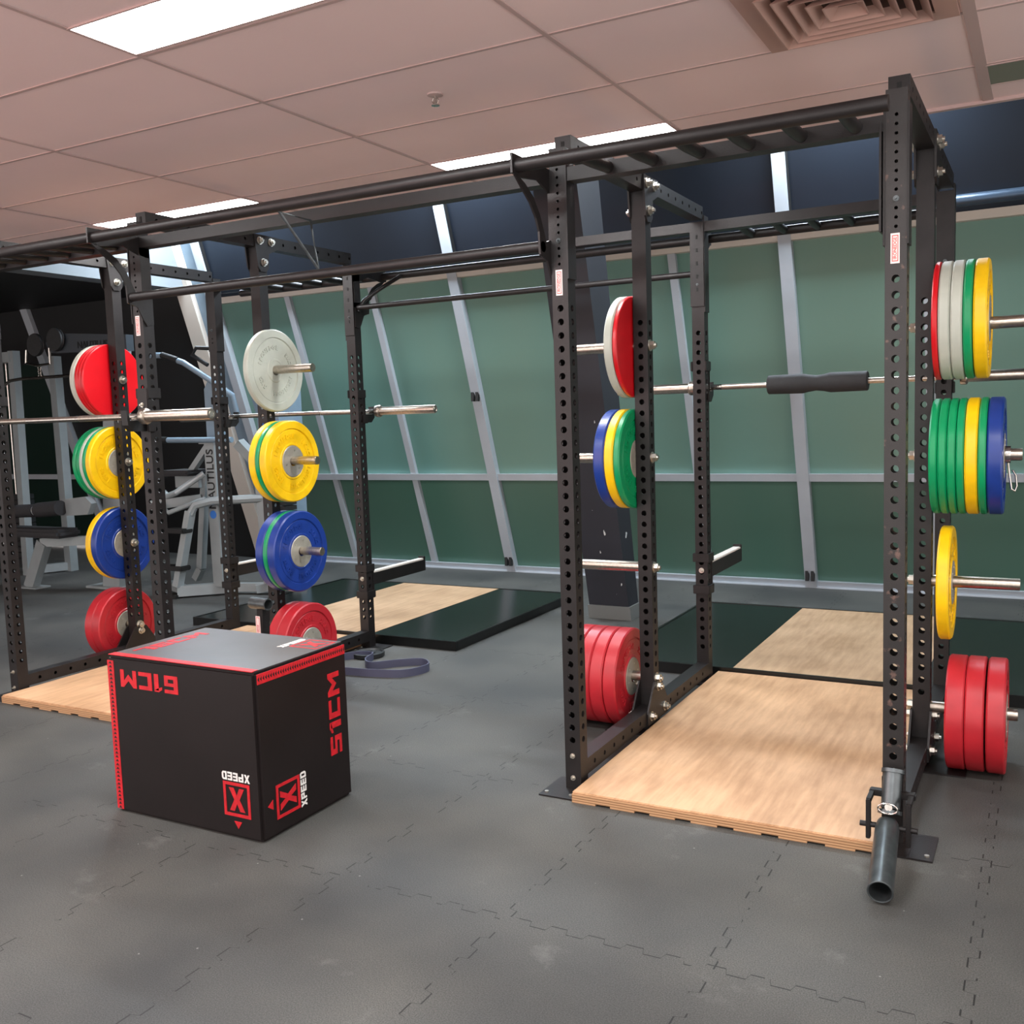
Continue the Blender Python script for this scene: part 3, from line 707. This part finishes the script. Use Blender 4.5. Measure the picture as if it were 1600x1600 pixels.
# right cage, left side
g_ = 'plates on the left side of the right cage'
stack([('redb', -.026, -.006, (), 'bright red plate'), ('white', -.066, -.028, (), 'off-white plate behind the bright red')], 1.75, 'on the top left peg of the right cage', g_)
stack([('green', -.033, -.004, (-1, 1), 'green plate'), ('yellow', -.077, -.035, (), 'yellow plate between green and blue'), ('blue', -.129, -.079, (), 'blue plate at the far end')], 1.25, 'on the second left peg of the right cage', g_)
stack([('red', -.112, -.05, (1,), 'innermost red plate of four'), ('red', -.176, -.114, (), 'second red plate of four'), ('red', -.24, -.178, (), 'third red plate of four'), ('red', -.306, -.242, (), 'outermost red plate of four')], .235, 'on the lowest left peg of the right cage', g_)
# right cage, right side
g_ = 'plates on the right side of the right cage'
stack([('redb', 1.244, 1.264, (), 'thin bright red plate'), ('white', 1.266, 1.306, (), 'inner off-white plate'), ('white', 1.308, 1.348, (), 'outer off-white plate'), ('green', 1.35, 1.381, (), 'green plate'), ('yellow', 1.384, 1.43, (1,), 'outer yellow plate')], 1.772, 'on the top right peg of the right cage', g_)
stack([('green', 1.238, 1.267, (), 'innermost of four green plates'), ('green', 1.269, 1.299, (), 'second of four green plates'), ('green', 1.301, 1.33, (), 'third of four green plates'), ('green', 1.332, 1.359, (), 'fourth of four green plates'),
       ('yellow', 1.361, 1.404, (), 'scuffed yellow plate'), ('green', 1.406, 1.433, (), 'single green plate after the yellow'), ('blue', 1.435, 1.487, (1,), 'blue plate with a clip in front')], 1.25, 'on the second right peg of the right cage', g_)
stack([('yellow', 1.268, 1.312, (1,), 'single yellow plate hanging alone')], .75, 'on the third right peg of the right cage', g_)
stack([('red', 1.302, 1.369, (), 'innermost of three red plates'), ('red', 1.371, 1.438, (), 'middle of three red plates'), ('red', 1.445, 1.51, (1,), 'outermost of three red plates')], .232, 'on the lowest right peg of the right cage', g_)
# spring clip on the blue stack
t = thing('spring_clip', 'chrome spring clip on the peg in front of the right-hand blue plate', 'clip', (1.5, YM, 1.25))
mb('chrome').lathe((1.49, YM, 1.25), (1, 0, 0), [(0, .025), (0, .033), (.018, .033), (.018, .025)], 28).build('collar_ring', t)
mb('chrome').tube([(1.5, YM-.01, 1.218), (1.505, YM-.015, 1.17), (1.512, YM-.01, 1.12), (1.523, YM, 1.11), (1.53, YM+.006, 1.13), (1.526, YM+.006, 1.17), (1.515, YM, 1.19)], .004, 8).build('lever', t)
# loose cast discs
def disc(x, y, z, r, lab):
    t = thing('small_weight_disc', lab, 'weight disc', (x, y, z))
    mb('castiron').lathe((x, y, z), (0, 0, 1), [(0, .026), (0, r), (.022, r), (.024, r-.012), (.016, r-.02), (.016, .045), (.024, .04), (.024, .026), (0, .026)], 40).build('disc', t)
disc(-2.05, 1.47, .0063, .1, 'small black cast disc lying beside the purple-grey band'); disc(-3.25, 2.3, .062, .09, 'small black disc on the platform behind the back left upright')

# ------------------------------------------------------------------ landmine pivots
t = thing('landmine_attachment', 'black landmine pivot with open bar sleeve at the foot of the rightmost front upright', 'landmine', (1.2, -.05, .05))
m = mb('steel'); xc = 1.2015
m.box(xc-.033, xc+.033, -.018, -.001, .04, .235, .003)
m.box(xc-.068, xc+.075, -.05, -.018, .175, .195, .003)
m.box(xc-.066, xc-.052, -.13, -.105, .06, .19, .002); m.box(xc-.066, xc-.052, -.12, -.03, .176, .192); m.box(xc+.055, xc+.07, -.12, -.03, .176, .192)
m.box(xc+.055, xc+.07, -.13, -.105, .05, .19, .002)
m.cyl((xc-.085, -.118, .105), (xc+.09, -.118, .105), .009, 12); m.build('yoke', t)
m = mb('gunmetal'); m.cyl((xc+.002, -.075, .15), (xc+.003, -.02, .262), .03, 24); m.lathe((xc+.003, -.025, .252), (0, .44, .9), [(0, .031), (.0, .036), (.012, .036), (.012, .031)], 24)
m.lathe((xc+.002, -.085, .148), (0, -.44, -.9), [(0, .03), (0, .037), (.012, .037), (.014, .03), (.014, 0)], 24); m.build('pivot_post', t)
m = mb('chrome').cyl((xc+.002, -.118, .17), (xc+.002, -.098, .166), .012, 14); m.tube([(xc+.03*math.cos(a), -.12, .166+.017*math.sin(a)) for a in [2*PI*k/20 for k in range(20)]], .0028, 6, closed=True); m.build('locking_pin', t)
e0 = Vector((xc-.002, -.105, .105)); e1 = Vector((1.226, -.45, .043)); d = (e1-e0)
m = mb('gunmetal').lathe(e0, d, [(-.02, .0), (-.02, .02), (.0, .034), (.02, .037), (d.length, .037), (d.length+.001, .035), (d.length, .032), (.08, .031), (.06, 0)], 32)
m.build('bar_sleeve', t)
t = thing('landmine_attachment', 'upright landmine post with a cross tube behind the black box', 'landmine', (-1.99, .48, 0))
m = mb('steel'); m.box(-2.05, -1.93, .42, .54, 0, .01); m.bar((-2.0, .48, .01), (-1.965, .48, .495), .04, .055, (0, 1, 0)); m.build('post', t)
mb('gunmetal').lathe((-2.03, .47, .525), (1, -.12, 0), [(.06, 0), (.06, .024), (.0, .026), (0, .031), (.125, .031), (.125, .026), (.06, .024)], 24).build('cross_tube', t)
sticker(-1.992, .3, .46, parent=t, y=.448, w=.03)

# ------------------------------------------------------------------ plyometric box
bx0, bx1, by0, by1, bh = -1.492, -.748, -.884, -.378, .61
t = thing('plyo_box', 'black padded vinyl jump box with red 61CM and 51CM print', 'jump box', ((bx0+bx1)/2, (by0+by1)/2, 0))
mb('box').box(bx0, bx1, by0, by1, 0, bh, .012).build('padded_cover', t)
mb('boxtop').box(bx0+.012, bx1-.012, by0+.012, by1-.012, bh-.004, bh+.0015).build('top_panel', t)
e = .0012
def strip_tri(m, o, along, across, L, w, n=38):
    """red strip with a row of small black arrowheads"""
    o = Vector(o); a = Vector(along).normalized(); c = Vector(across).normalized(); nn = a.cross(c)
    m.mt('boxred')
    def quad(p, k): m.add([q+nn*k for q in p], [tuple(range(len(p)))])
    base = [o, o+a*L, o+a*L+c*w, o+c*w]; m.add([q+nn*e for q in base]+[q-nn*.001 for q in base], [(0, 1, 2, 3), (7, 6, 5, 4), (0, 4, 5, 1), (1, 5, 6, 2), (2, 6, 7, 3), (3, 7, 4, 0)])
    m.mt('black')
    for i in range(n):
        s0 = L*(i+.15)/n; s1 = L*(i+.8)/n
        tri = [o+a*s0+c*w*.5, o+a*s1+c*w*.25, o+a*s1+c*w*.75]
        m.add([q+nn*(e+.0006) for q in tri]+[q+nn*e for q in tri], [(0, 1, 2), (5, 4, 3), (0, 3, 4, 1), (1, 4, 5, 2), (2, 5, 3, 0)])
m = MB(); strip_tri(m, (bx1, by0+.012, bh-.045), (0, 1, 0), (0, 0, 1), by1-by0-.024, .036); m.build('arrow_trim', t)
m = MB(); strip_tri(m, (bx0+.006, by0, bh-.02), (0, 0, -1), (1, 0, 0), bh-.03, .034); m.build('arrow_trim', t)
m = mb('boxred').box(bx0+.012, bx1-.012, by0+.002, by0+.034, bh+.0005, bh+.003, 0); m.build('edge_trim', t)
def RC(*r): return [[(a, c), (b, c), (b, d), (a, d)] for a, b, c, d in r]
BLK = {'C': RC((0, .24, 0, 1), (.24, .8, 0, .22), (.24, .8, .78, 1)), '6': RC((0, .24, 0, 1), (.24, .8, 0, .2), (.24, .8, .42, .6), (.58, .8, .2, .42), (.24, .8, .8, 1)),
       '5': RC((0, .8, .8, 1), (0, .24, .6, .8), (0, .8, .42, .6), (.57, .8, .2, .42), (0, .8, 0, .2)), '1': RC((.2, .46, 0, .92))+[[(0, .7), (.2, .78), (.46, .92), (.46, 1), (.2, 1), (0, .86)]],
       '7': RC((0, .8, .8, 1), (.55, .8, 0, .8)), 'M': [[(0, 0), (.22, 0), (.22, .62), (.5, .25), (.78, .62), (.78, 0), (1, 0), (1, 1), (.8, 1), (.5, .62), (.2, 1), (0, 1)]],
       'X': [[(0, 0), (.27, 0), (.425, .33), (.58, 0), (.85, 0), (.57, .5), (.85, 1), (.58, 1), (.425, .67), (.27, 1), (0, 1), (.28, .5)]],
       'P': RC((0, .24, 0, 1), (.24, .78, .8, 1), (.24, .78, .4, .6), (.56, .78, .6, .8)), 'E': RC((0, .24, 0, 1), (.24, .75, 0, .2), (.24, .75, .4, .6), (.24, .75, .8, 1)),
       'D': RC((0, .24, 0, 1), (.24, .62, 0, .2), (.24, .62, .8, 1), (.56, .8, .2, .8))+[[(.62, 0), (.8, .2), (.62, .2)], [(.62, .8), (.8, .8), (.62, 1)]]}
def block_text(m, txt, hgt, mat4, sx=1.0, z0=-.0008, z1=.0013, gap=.16):
    adv = [max(q[0] for pl in BLK[c] for q in pl) for c in txt]; tot = sum(adv)+gap*(len(txt)-1); x = -tot/2
    for c, a in zip(txt, adv):
        for pl in BLK[c]:
            P = [((x+q[0])*hgt*sx, (q[1]-.5)*hgt) for q in pl]; n = len(P)
            m.add([mat4 @ Vector((u, v, z1)) for u, v in P]+[mat4 @ Vector((u, v, z0)) for u, v in P], [tuple(range(n))]+[(i, n+i, n+(i+1) % n, (i+1) % n) for i in range(n)])
        x += a+gap
fr = by0-e  # front face print, upside down
m = mb('boxred'); block_text(m, '61CM', .066, basis((-1.268, fr+.001, .527), (-1, 0, 0), (0, 0, -1)), 1.28); m.build('size_print', t)
m = mb('boxred'); block_text(m, '51CM', .066, basis((bx1+.0003, -.466, .35), (0, 0, 1), (0, -1, 0)), 1.36); m.build('size_print', t)
def logo(o, xd, yd, k=1.0):
    mm = basis(o, xd, yd); r = mb('boxred'); z0, z1 = -.0005, .0016
    def B(x0, x1, y0, y1):
        vs = [mm @ Vector((x*k, y*k, z)) for x in (x0, x1) for y in (y0, y1) for z in (z0, z1)]
        r.add(vs, [(0, 1, 3, 2), (4, 6, 7, 5), (0, 4, 5, 1), (2, 3, 7, 6), (0, 2, 6, 4), (1, 5, 7, 3)])
    a, w = .062, .011; B(-a, a, a-w, a); B(-a, a, -a, -a+w); B(-a, -a+w, -a+w, a-w); B(a-w, a, -a+w, a-w)
    block_text(r, 'X', .084, mm @ Matrix.Scale(k, 4), 1.0)
    tri = [(-.018, a+.018), (.018, a+.018), (0, a+.044)]
    r.add([mm @ Vector((x*k, y*k, z1)) for x, y in tri]+[mm @ Vector((x*k, y*k, z0)) for x, y in tri], [(0, 1, 2), (5, 4, 3), (0, 3, 4, 1), (1, 4, 5, 2), (2, 5, 3, 0)])
    r.build('logo_print', t)
    wv = mb('boxwhite'); block_text(wv, 'XPEED', .03, mm @ Matrix.Translation((0, -a-.021, 0)), .95); wv.build('name_print', t)
logo((-.862, fr+.001, .142), (-1, 0, 0), (0, 0, -1))
logo((bx1+.0003, -.748, .122), (0, 0, 1), (0, -1, 0))
# top face: faded red print
m = mb('boxred'); block_text(m, '76CM', .066, basis((-1.405, -.64, bh+.0015), (0, 1, 0), (-1, 0, 0)), 1.3)
block_text(m, 'X', .08, basis((-.835, -.47, bh+.0015), (0, 1, 0), (-1, 0, 0)), 1.0)
for q in ((-.9, -.892, -.53, -.41), (-.778, -.77, -.53, -.41), (-.892, -.778, -.53, -.522), (-.892, -.778, -.418, -.41)): m.box(*q, bh+.0012, bh+.0025)
m.build('top_print', t)
m = mb('boxwhite'); block_text(m, 'XPEED', .03, basis((-.925, -.485, bh+.0015), (0, 1, 0), (-1, 0, 0)), 1.0); m.build('name_print', t)

# ------------------------------------------------------------------ rubber band on the floor
def band_loop(pts, h, lab, zz=.0):
    N = 120; P = []; n = len(pts)
    for i in range(N):
        u = i*n/N; k = int(u); f = u-k; a, b, c, d = [Vector(pts[(k+j-1) % n]) for j in range(4)]
        P.append(.5*((2*b)+(c-a)*f+(2*a-5*b+4*c-d)*f*f+(-a+3*b-3*c+d)*f**3))
    m = mb('band'); w = .0035; vs = []
    for i in range(N):
        d = (P[(i+1) % N]-P[i-1]).normalized(); nrm = Vector((-d.y, d.x))
        for s, z in ((-w, 0), (w, 0), (w, h), (-w, h)): q = P[i]+nrm*s; vs.append((q.x, q.y, zz+z))
    fs = []
    for i in range(N):
        j = (i+1) % N
        for k in range(4): fs.append((i*4+k, i*4+(k+1) % 4, j*4+(k+1) % 4, j*4+k))
    m.add(vs, fs, True); o = m.build('resistance_band'); tag(o, lab, 'resistance band')
band_loop([(-1.5, 1.3), (-1.56, 1.14), (-1.75, 1.08), (-1.95, 1.05), (-2.12, .95), (-2.2, 1.15), (-2.1, 1.38), (-1.98, 1.42), (-1.93, 1.28), (-1.84, 1.22), (-1.72, 1.33), (-1.6, 1.4)], .045, 'purple-grey rubber exercise band looped on the floor beside the jump box')

# ------------------------------------------------------------------ plywood inserts and lifting platforms
def insert(x0, x1, lab, grp=None):
    y0, y1 = -.112, 1.765; t = thing('plywood_board', lab, 'plywood board', ((x0+x1)/2, .8, 0))
    mb('ply').box(x0, x1, y0+.004, y1, .034, .042, .003).build('top_sheet', t)
    m = mb('plyedge'); m.box(x0, x1, y0, y1, .008, .034)
    n = 7; L = x1-x0; seg = L/n
    for k in range(n): m.box(x0+seg*k, x0+seg*k+seg*.62, y0, y1, 0, .008)
    m.build('layered_edge', t)
insert(p+.012, W-.01, 'pale plywood board laid inside the right cage'); insert(XL+p+.012, -G-.01, 'pale plywood board laid inside the left cage behind the jump box')
def platform(xa, xw0, xw1, xb, lab):
    y0, y1, h = 1.775, 3.54, .06; t = thing('lifting_platform', lab, 'lifting platform', ((xa+xb)/2, 2.65, 0))
    m = mb('edgerubber'); f = .02
    m.box(xa, xb, y0, y0+f, 0, h, .002); m.box(xa, xb, y1-f, y1, 0, h, .002); m.box(xa, xa+f, y0+f, y1-f, 0, h, .002); m.box(xb-f, xb, y0+f, y1-f, 0, h, .002); m.build('steel_frame', t)
    mb('dkrubber').box(xa+f, xw0, y0+f, y1-f, .004, h-.003).build('rubber_mat', t); mb('dkrubber').box(xw1, xb-f, y0+f, y1-f, .004, h-.003).build('rubber_mat', t)
    mb('platwood').box(xw0, xw1, y0+f, y1-f, .004, h-.002).build('wood_centre', t)
platform(-3.87, -3.2, -2.27, -1.6, 'black-edged lifting platform with pale wood centre behind the left cage')
platform(-.57, .15, 1.1, 1.8, 'black-edged lifting platform with pale wood centre behind the right cage')

# ------------------------------------------------------------------ gym machines on the left
def rb(m, a, b, w=.06, h=None, up=(0, 0, 1)): return m.bar(a, b, w, h or w, up)
t = thing('cable_machine', 'grey cable machine frame standing at the far left edge', 'gym machine', (-7.5, 3.0, 0))
m = mb('frame'); rb(m, (-7.45, 3, 0), (-7.41, 3, 2.25), .08, .08, (0, 1, 0)); rb(m, (-7.42, 3, 2.19), (-8.8, 3, 2.19), .1); rb(m, (-7.25, 3.35, 0), (-7.27, 3.35, 2.2), .09, .09, (0, 1, 0)); rb(m, (-7.45, 3, .05), (-7.25, 3.4, .05), .08); m.build('frame', t)
m = mb('castiron')
for k in range(12): m.box(-7.8, -7.55, 3.05, 3.2, .1+.06*k, .152+.06*k, .004)
m.build('weight_stack', t)
m = mb('chrome'); m.cyl((-7.72, 3.12, .8), (-7.72, 3.12, 2.15), .01); m.cyl((-7.6, 3.12, .8), (-7.6, 3.12, 2.15), .01); m.build('guide_rods', t)

t = thing('lat_pulldown_machine', 'grey lat pulldown machine with pulleys, bent bar and black seat', 'gym machine', (-6.0, 2.7, 0))
m = mb('frame'); rb(m, (-5.86, 2.75, 0), (-5.62, 2.75, 2.2), .22, .12, (0, 1, 0)); m.box(-6.15, -5.72, 2.65, 2.85, 0, .02)
rb(m, (-5.95, 2.6, .45), (-5.75, 2.7, .62), .12); rb(m, (-6.72, 2.5, 0), (-6.48, 2.5, .43), .12, .08, (0, 1, 0)); m.box(-6.82, -6.55, 2.42, 2.58, 0, .012)
rb(m, (-6.5, 2.5, .43), (-5.85, 2.65, .46), .08); m.build('frame', t)
m = mb('dkframe'); m.prism([(-6.42, 2.16), (-5.4, 2.12), (-5.4, 2.26), (-6.3, 2.33), (-6.4, 2.32), (-6.46, 2.25)], 'y', 2.66, 2.74); m.mt('black'); put_text(m, 'NAUTILUS', .085, basis((-5.83, 2.655, 2.2), (1, 0, -.02), (0.02, 0, 1)), .001, .001); m.build('pulley_arm', t)
for cx_, cz_ in ((-6.56, 2.24), (-6.28, 2.27)):
    mb('castiron').lathe((cx_, 2.61, cz_), (0, 1, 0), [(0, 0), (0, .1), (.012, .105), (.02, .095), (.028, .105), (.04, .1), (.04, 0)], 28).build('pulley', t)
m = mb('chrome'); m.tube([(-6.68, 2.62, 2.2), (-6.7, 2.62, 2.08), (-6.55, 2.62, 2.05), (-6.36, 2.62, 2.06), (-6.36, 2.62, 2.2)], .012, 8); m.build('pulley_yoke', t)
m = mb('chrome')
for k in range(5): m.tube([(-6.52+.012*math.cos(a)*(1 if k % 2 else .3), 2.62+.012*math.cos(a)*(.3 if k % 2 else 1), 2.03-.018*k+.014*math.sin(a)) for a in [2*PI*j/10 for j in range(10)]], .003, 6, closed=True)
m.build('chain', t)
mb('chrome').tube([(-7.2, 2.62, 1.83), (-7.1, 2.62, 1.87), (-6.95, 2.62, 1.93), (-6.8, 2.62, 1.94), (-5.9, 2.62, 1.94), (-5.7, 2.62, 1.93), (-5.5, 2.62, 1.84)], .015, 10).build('pulldown_bar', t)
mb('foam').box(-6.95, -6.08, 2.35, 2.6, .49, .57, .025).build('seat_pad', t)
m = mb('foam'); m.cyl((-6.75, 2.45, .72), (-6.5, 2.45, .73), .06, 20); m.cyl((-6.46, 2.45, .735), (-6.15, 2.45, .76), .068, 20); m.build('thigh_roller', t)
m = mb('frame'); m.cyl((-6.5, 2.45, .73), (-6.46, 2.45, .735), .05, 16); m.prism([(-6.25, .72), (-6.2, .83), (-5.88, .86), (-5.8, .8), (-5.86, .7), (-6.2, .68)], 'y', 2.5, 2.56); m.build('roller_bracket', t)

t = thing('chest_press_machine', 'grey seated press machine with blue-grey weight tower behind the left cage', 'gym machine', (-4.6, 2.8, 0))
m = mb('frame'); rb(m, (-4.58, 2.8, .08), (-4.59, 2.8, 1.33), .11, .11, (0, 1, 0)); m.box(-4.69, -4.52, 2.73, 2.87, 1.3, 1.345)
m.mt('black'); put_text(m, 'NAUTILUS', .11, basis((-4.582, 2.742, 1.0), (0, 0, 1), (-1, 0, 0)), .001, .001)
m.mt('logo_blue').cyl((-4.585, 2.7445, .7), (-4.585, 2.741, .7), .035, 20); m.build('main_column', t)
mb('blueframe').prism([(-4.7, 1.33), (-4.53, 1.33), (-4.51, 1.75), (-4.56, 1.82), (-4.66, 1.82), (-4.7, 1.76)], 'y', 2.84, 2.9).build('back_plate', t)
m = mb('blueframe'); m.prism([(-4.38, 0), (-4.12, 0), (-4.12, 1.78), (-4.2, 1.9), (-4.3, 1.93), (-4.4, 1.88), (-4.42, 1.7), (-4.36, 1.5)], 'y', 3.1, 3.4); m.mt('logo_blue').box(-4.3, -4.13, 3.09, 3.1, 1.36, 1.48); m.mt('black'); put_text(m, 'NAUTILUS', .04, basis((-4.22, 3.088, 1.42), (1, 0, 0), (0, 0, 1)), .0005, .0005, .8); m.build('weight_tower', t)
m = mb('blueframe'); m.tube([(-5.2, 2.7, 2.07), (-5.02, 2.7, 2.06), (-4.8, 2.72, 1.99), (-4.66, 2.75, 1.9), (-4.52, 2.8, 1.8), (-4.44, 2.9, 1.7), (-4.45, 2.95, 1.55)], .025, 12)
m.tube([(-5.15, 2.7, 1.34), (-4.3, 2.72, 1.33)], .024, 12); m.build('press_arms', t)
mb('black').tube([(-5.02, 2.7, 2.062), (-4.85, 2.71, 2.01)], .028, 12).build('hand_grip', t); mb('black').tube([(-5.3, 2.7, 1.345), (-5.02, 2.7, 1.34)], .028, 12).build('hand_grip', t); m = mb('black'); m.tube([(-4.6, 2.85, 2.1), (-4.72, 2.8, 2.11), (-4.75, 2.78, 2.05), (-4.6, 2.8, 1.96)], .018, 10); m.build('hand_grip', t)
m = mb('frame'); rb(m, (-4.64, 2.78, 1.27), (-4.87, 2.78, 1.04), .05); rb(m, (-4.8, 2.9, 1.05), (-4.93, 2.9, .2), .06, .06, (0, 1, 0)); rb(m, (-4.93, 2.9, .2), (-5.0, 2.9, .1), .06, .06, (0, 1, 0))
rb(m, (-5.2, 2.6, .78), (-4.85, 2.88, .82), .07, .08); rb(m, (-5.1, 2.85, .98), (-4.82, 2.85, .98), .05, .12)
m.tube([(-5.0, 2.6, .9), (-4.9, 2.55, .87), (-4.8, 2.55, .9), (-4.62, 2.7, 1.05)], .026, 10); m.tube([(-5.06, 2.6, .79), (-4.9, 2.55, .73), (-4.62, 2.7, .84)], .02, 10); m.build('seat_frame', t)
mb('foam').box(-5.12, -4.76, 2.65, 2.95, 1.03, 1.08, .02).build('seat_pad', t)
m = mb('frame'); rb(m, (-4.86, 2.55, .06), (-4.55, 2.86, .06), .07, .09); rb(m, (-4.7, 2.6, .74), (-4.85, 2.55, .1), .06, .07, (0, 1, 0)); m.tube([(-4.7, 2.6, .72), (-4.66, 2.62, .79), (-4.55, 2.7, .82), (-4.1, 3.0, .83)], .036, 8)
rb(m, (-4.18, 2.95, .1), (-4.22, 2.95, 1.1), .08, .08, (0, 1, 0)); rb(m, (-4.22, 2.95, 1.1), (-4.4, 2.9, 1.3), .08, .08, (0, 1, 0)); rb(m, (-5.15, 2.75, .07), (-4.85, 2.6, .07), .07); rb(m, (-4.3, 2.9, .05), (-4.0, 3.2, .1), .07); rb(m, (-4.55, 2.86, .06), (-4.2, 2.98, .06), .07); m.build('base_frame', t)
m = mb('black'); m.box(-4.92, -4.7, 2.5, 2.62, .56, .6, .008); m.box(-4.98, -4.75, 2.5, 2.62, .24, .28, .008); m.box(-4.9, -4.83, 2.5, 2.58, 0, .03); m.build('foot_rests', t)
m = mb('castiron')
for k in range(16): m.box(-4.12, -4.06, 3.05, 3.2, .08+.045*k, .118+.045*k)
m.build('weight_stack', t)
for o in bpy.data.objects:
    if '_world' in o: del o['_world']
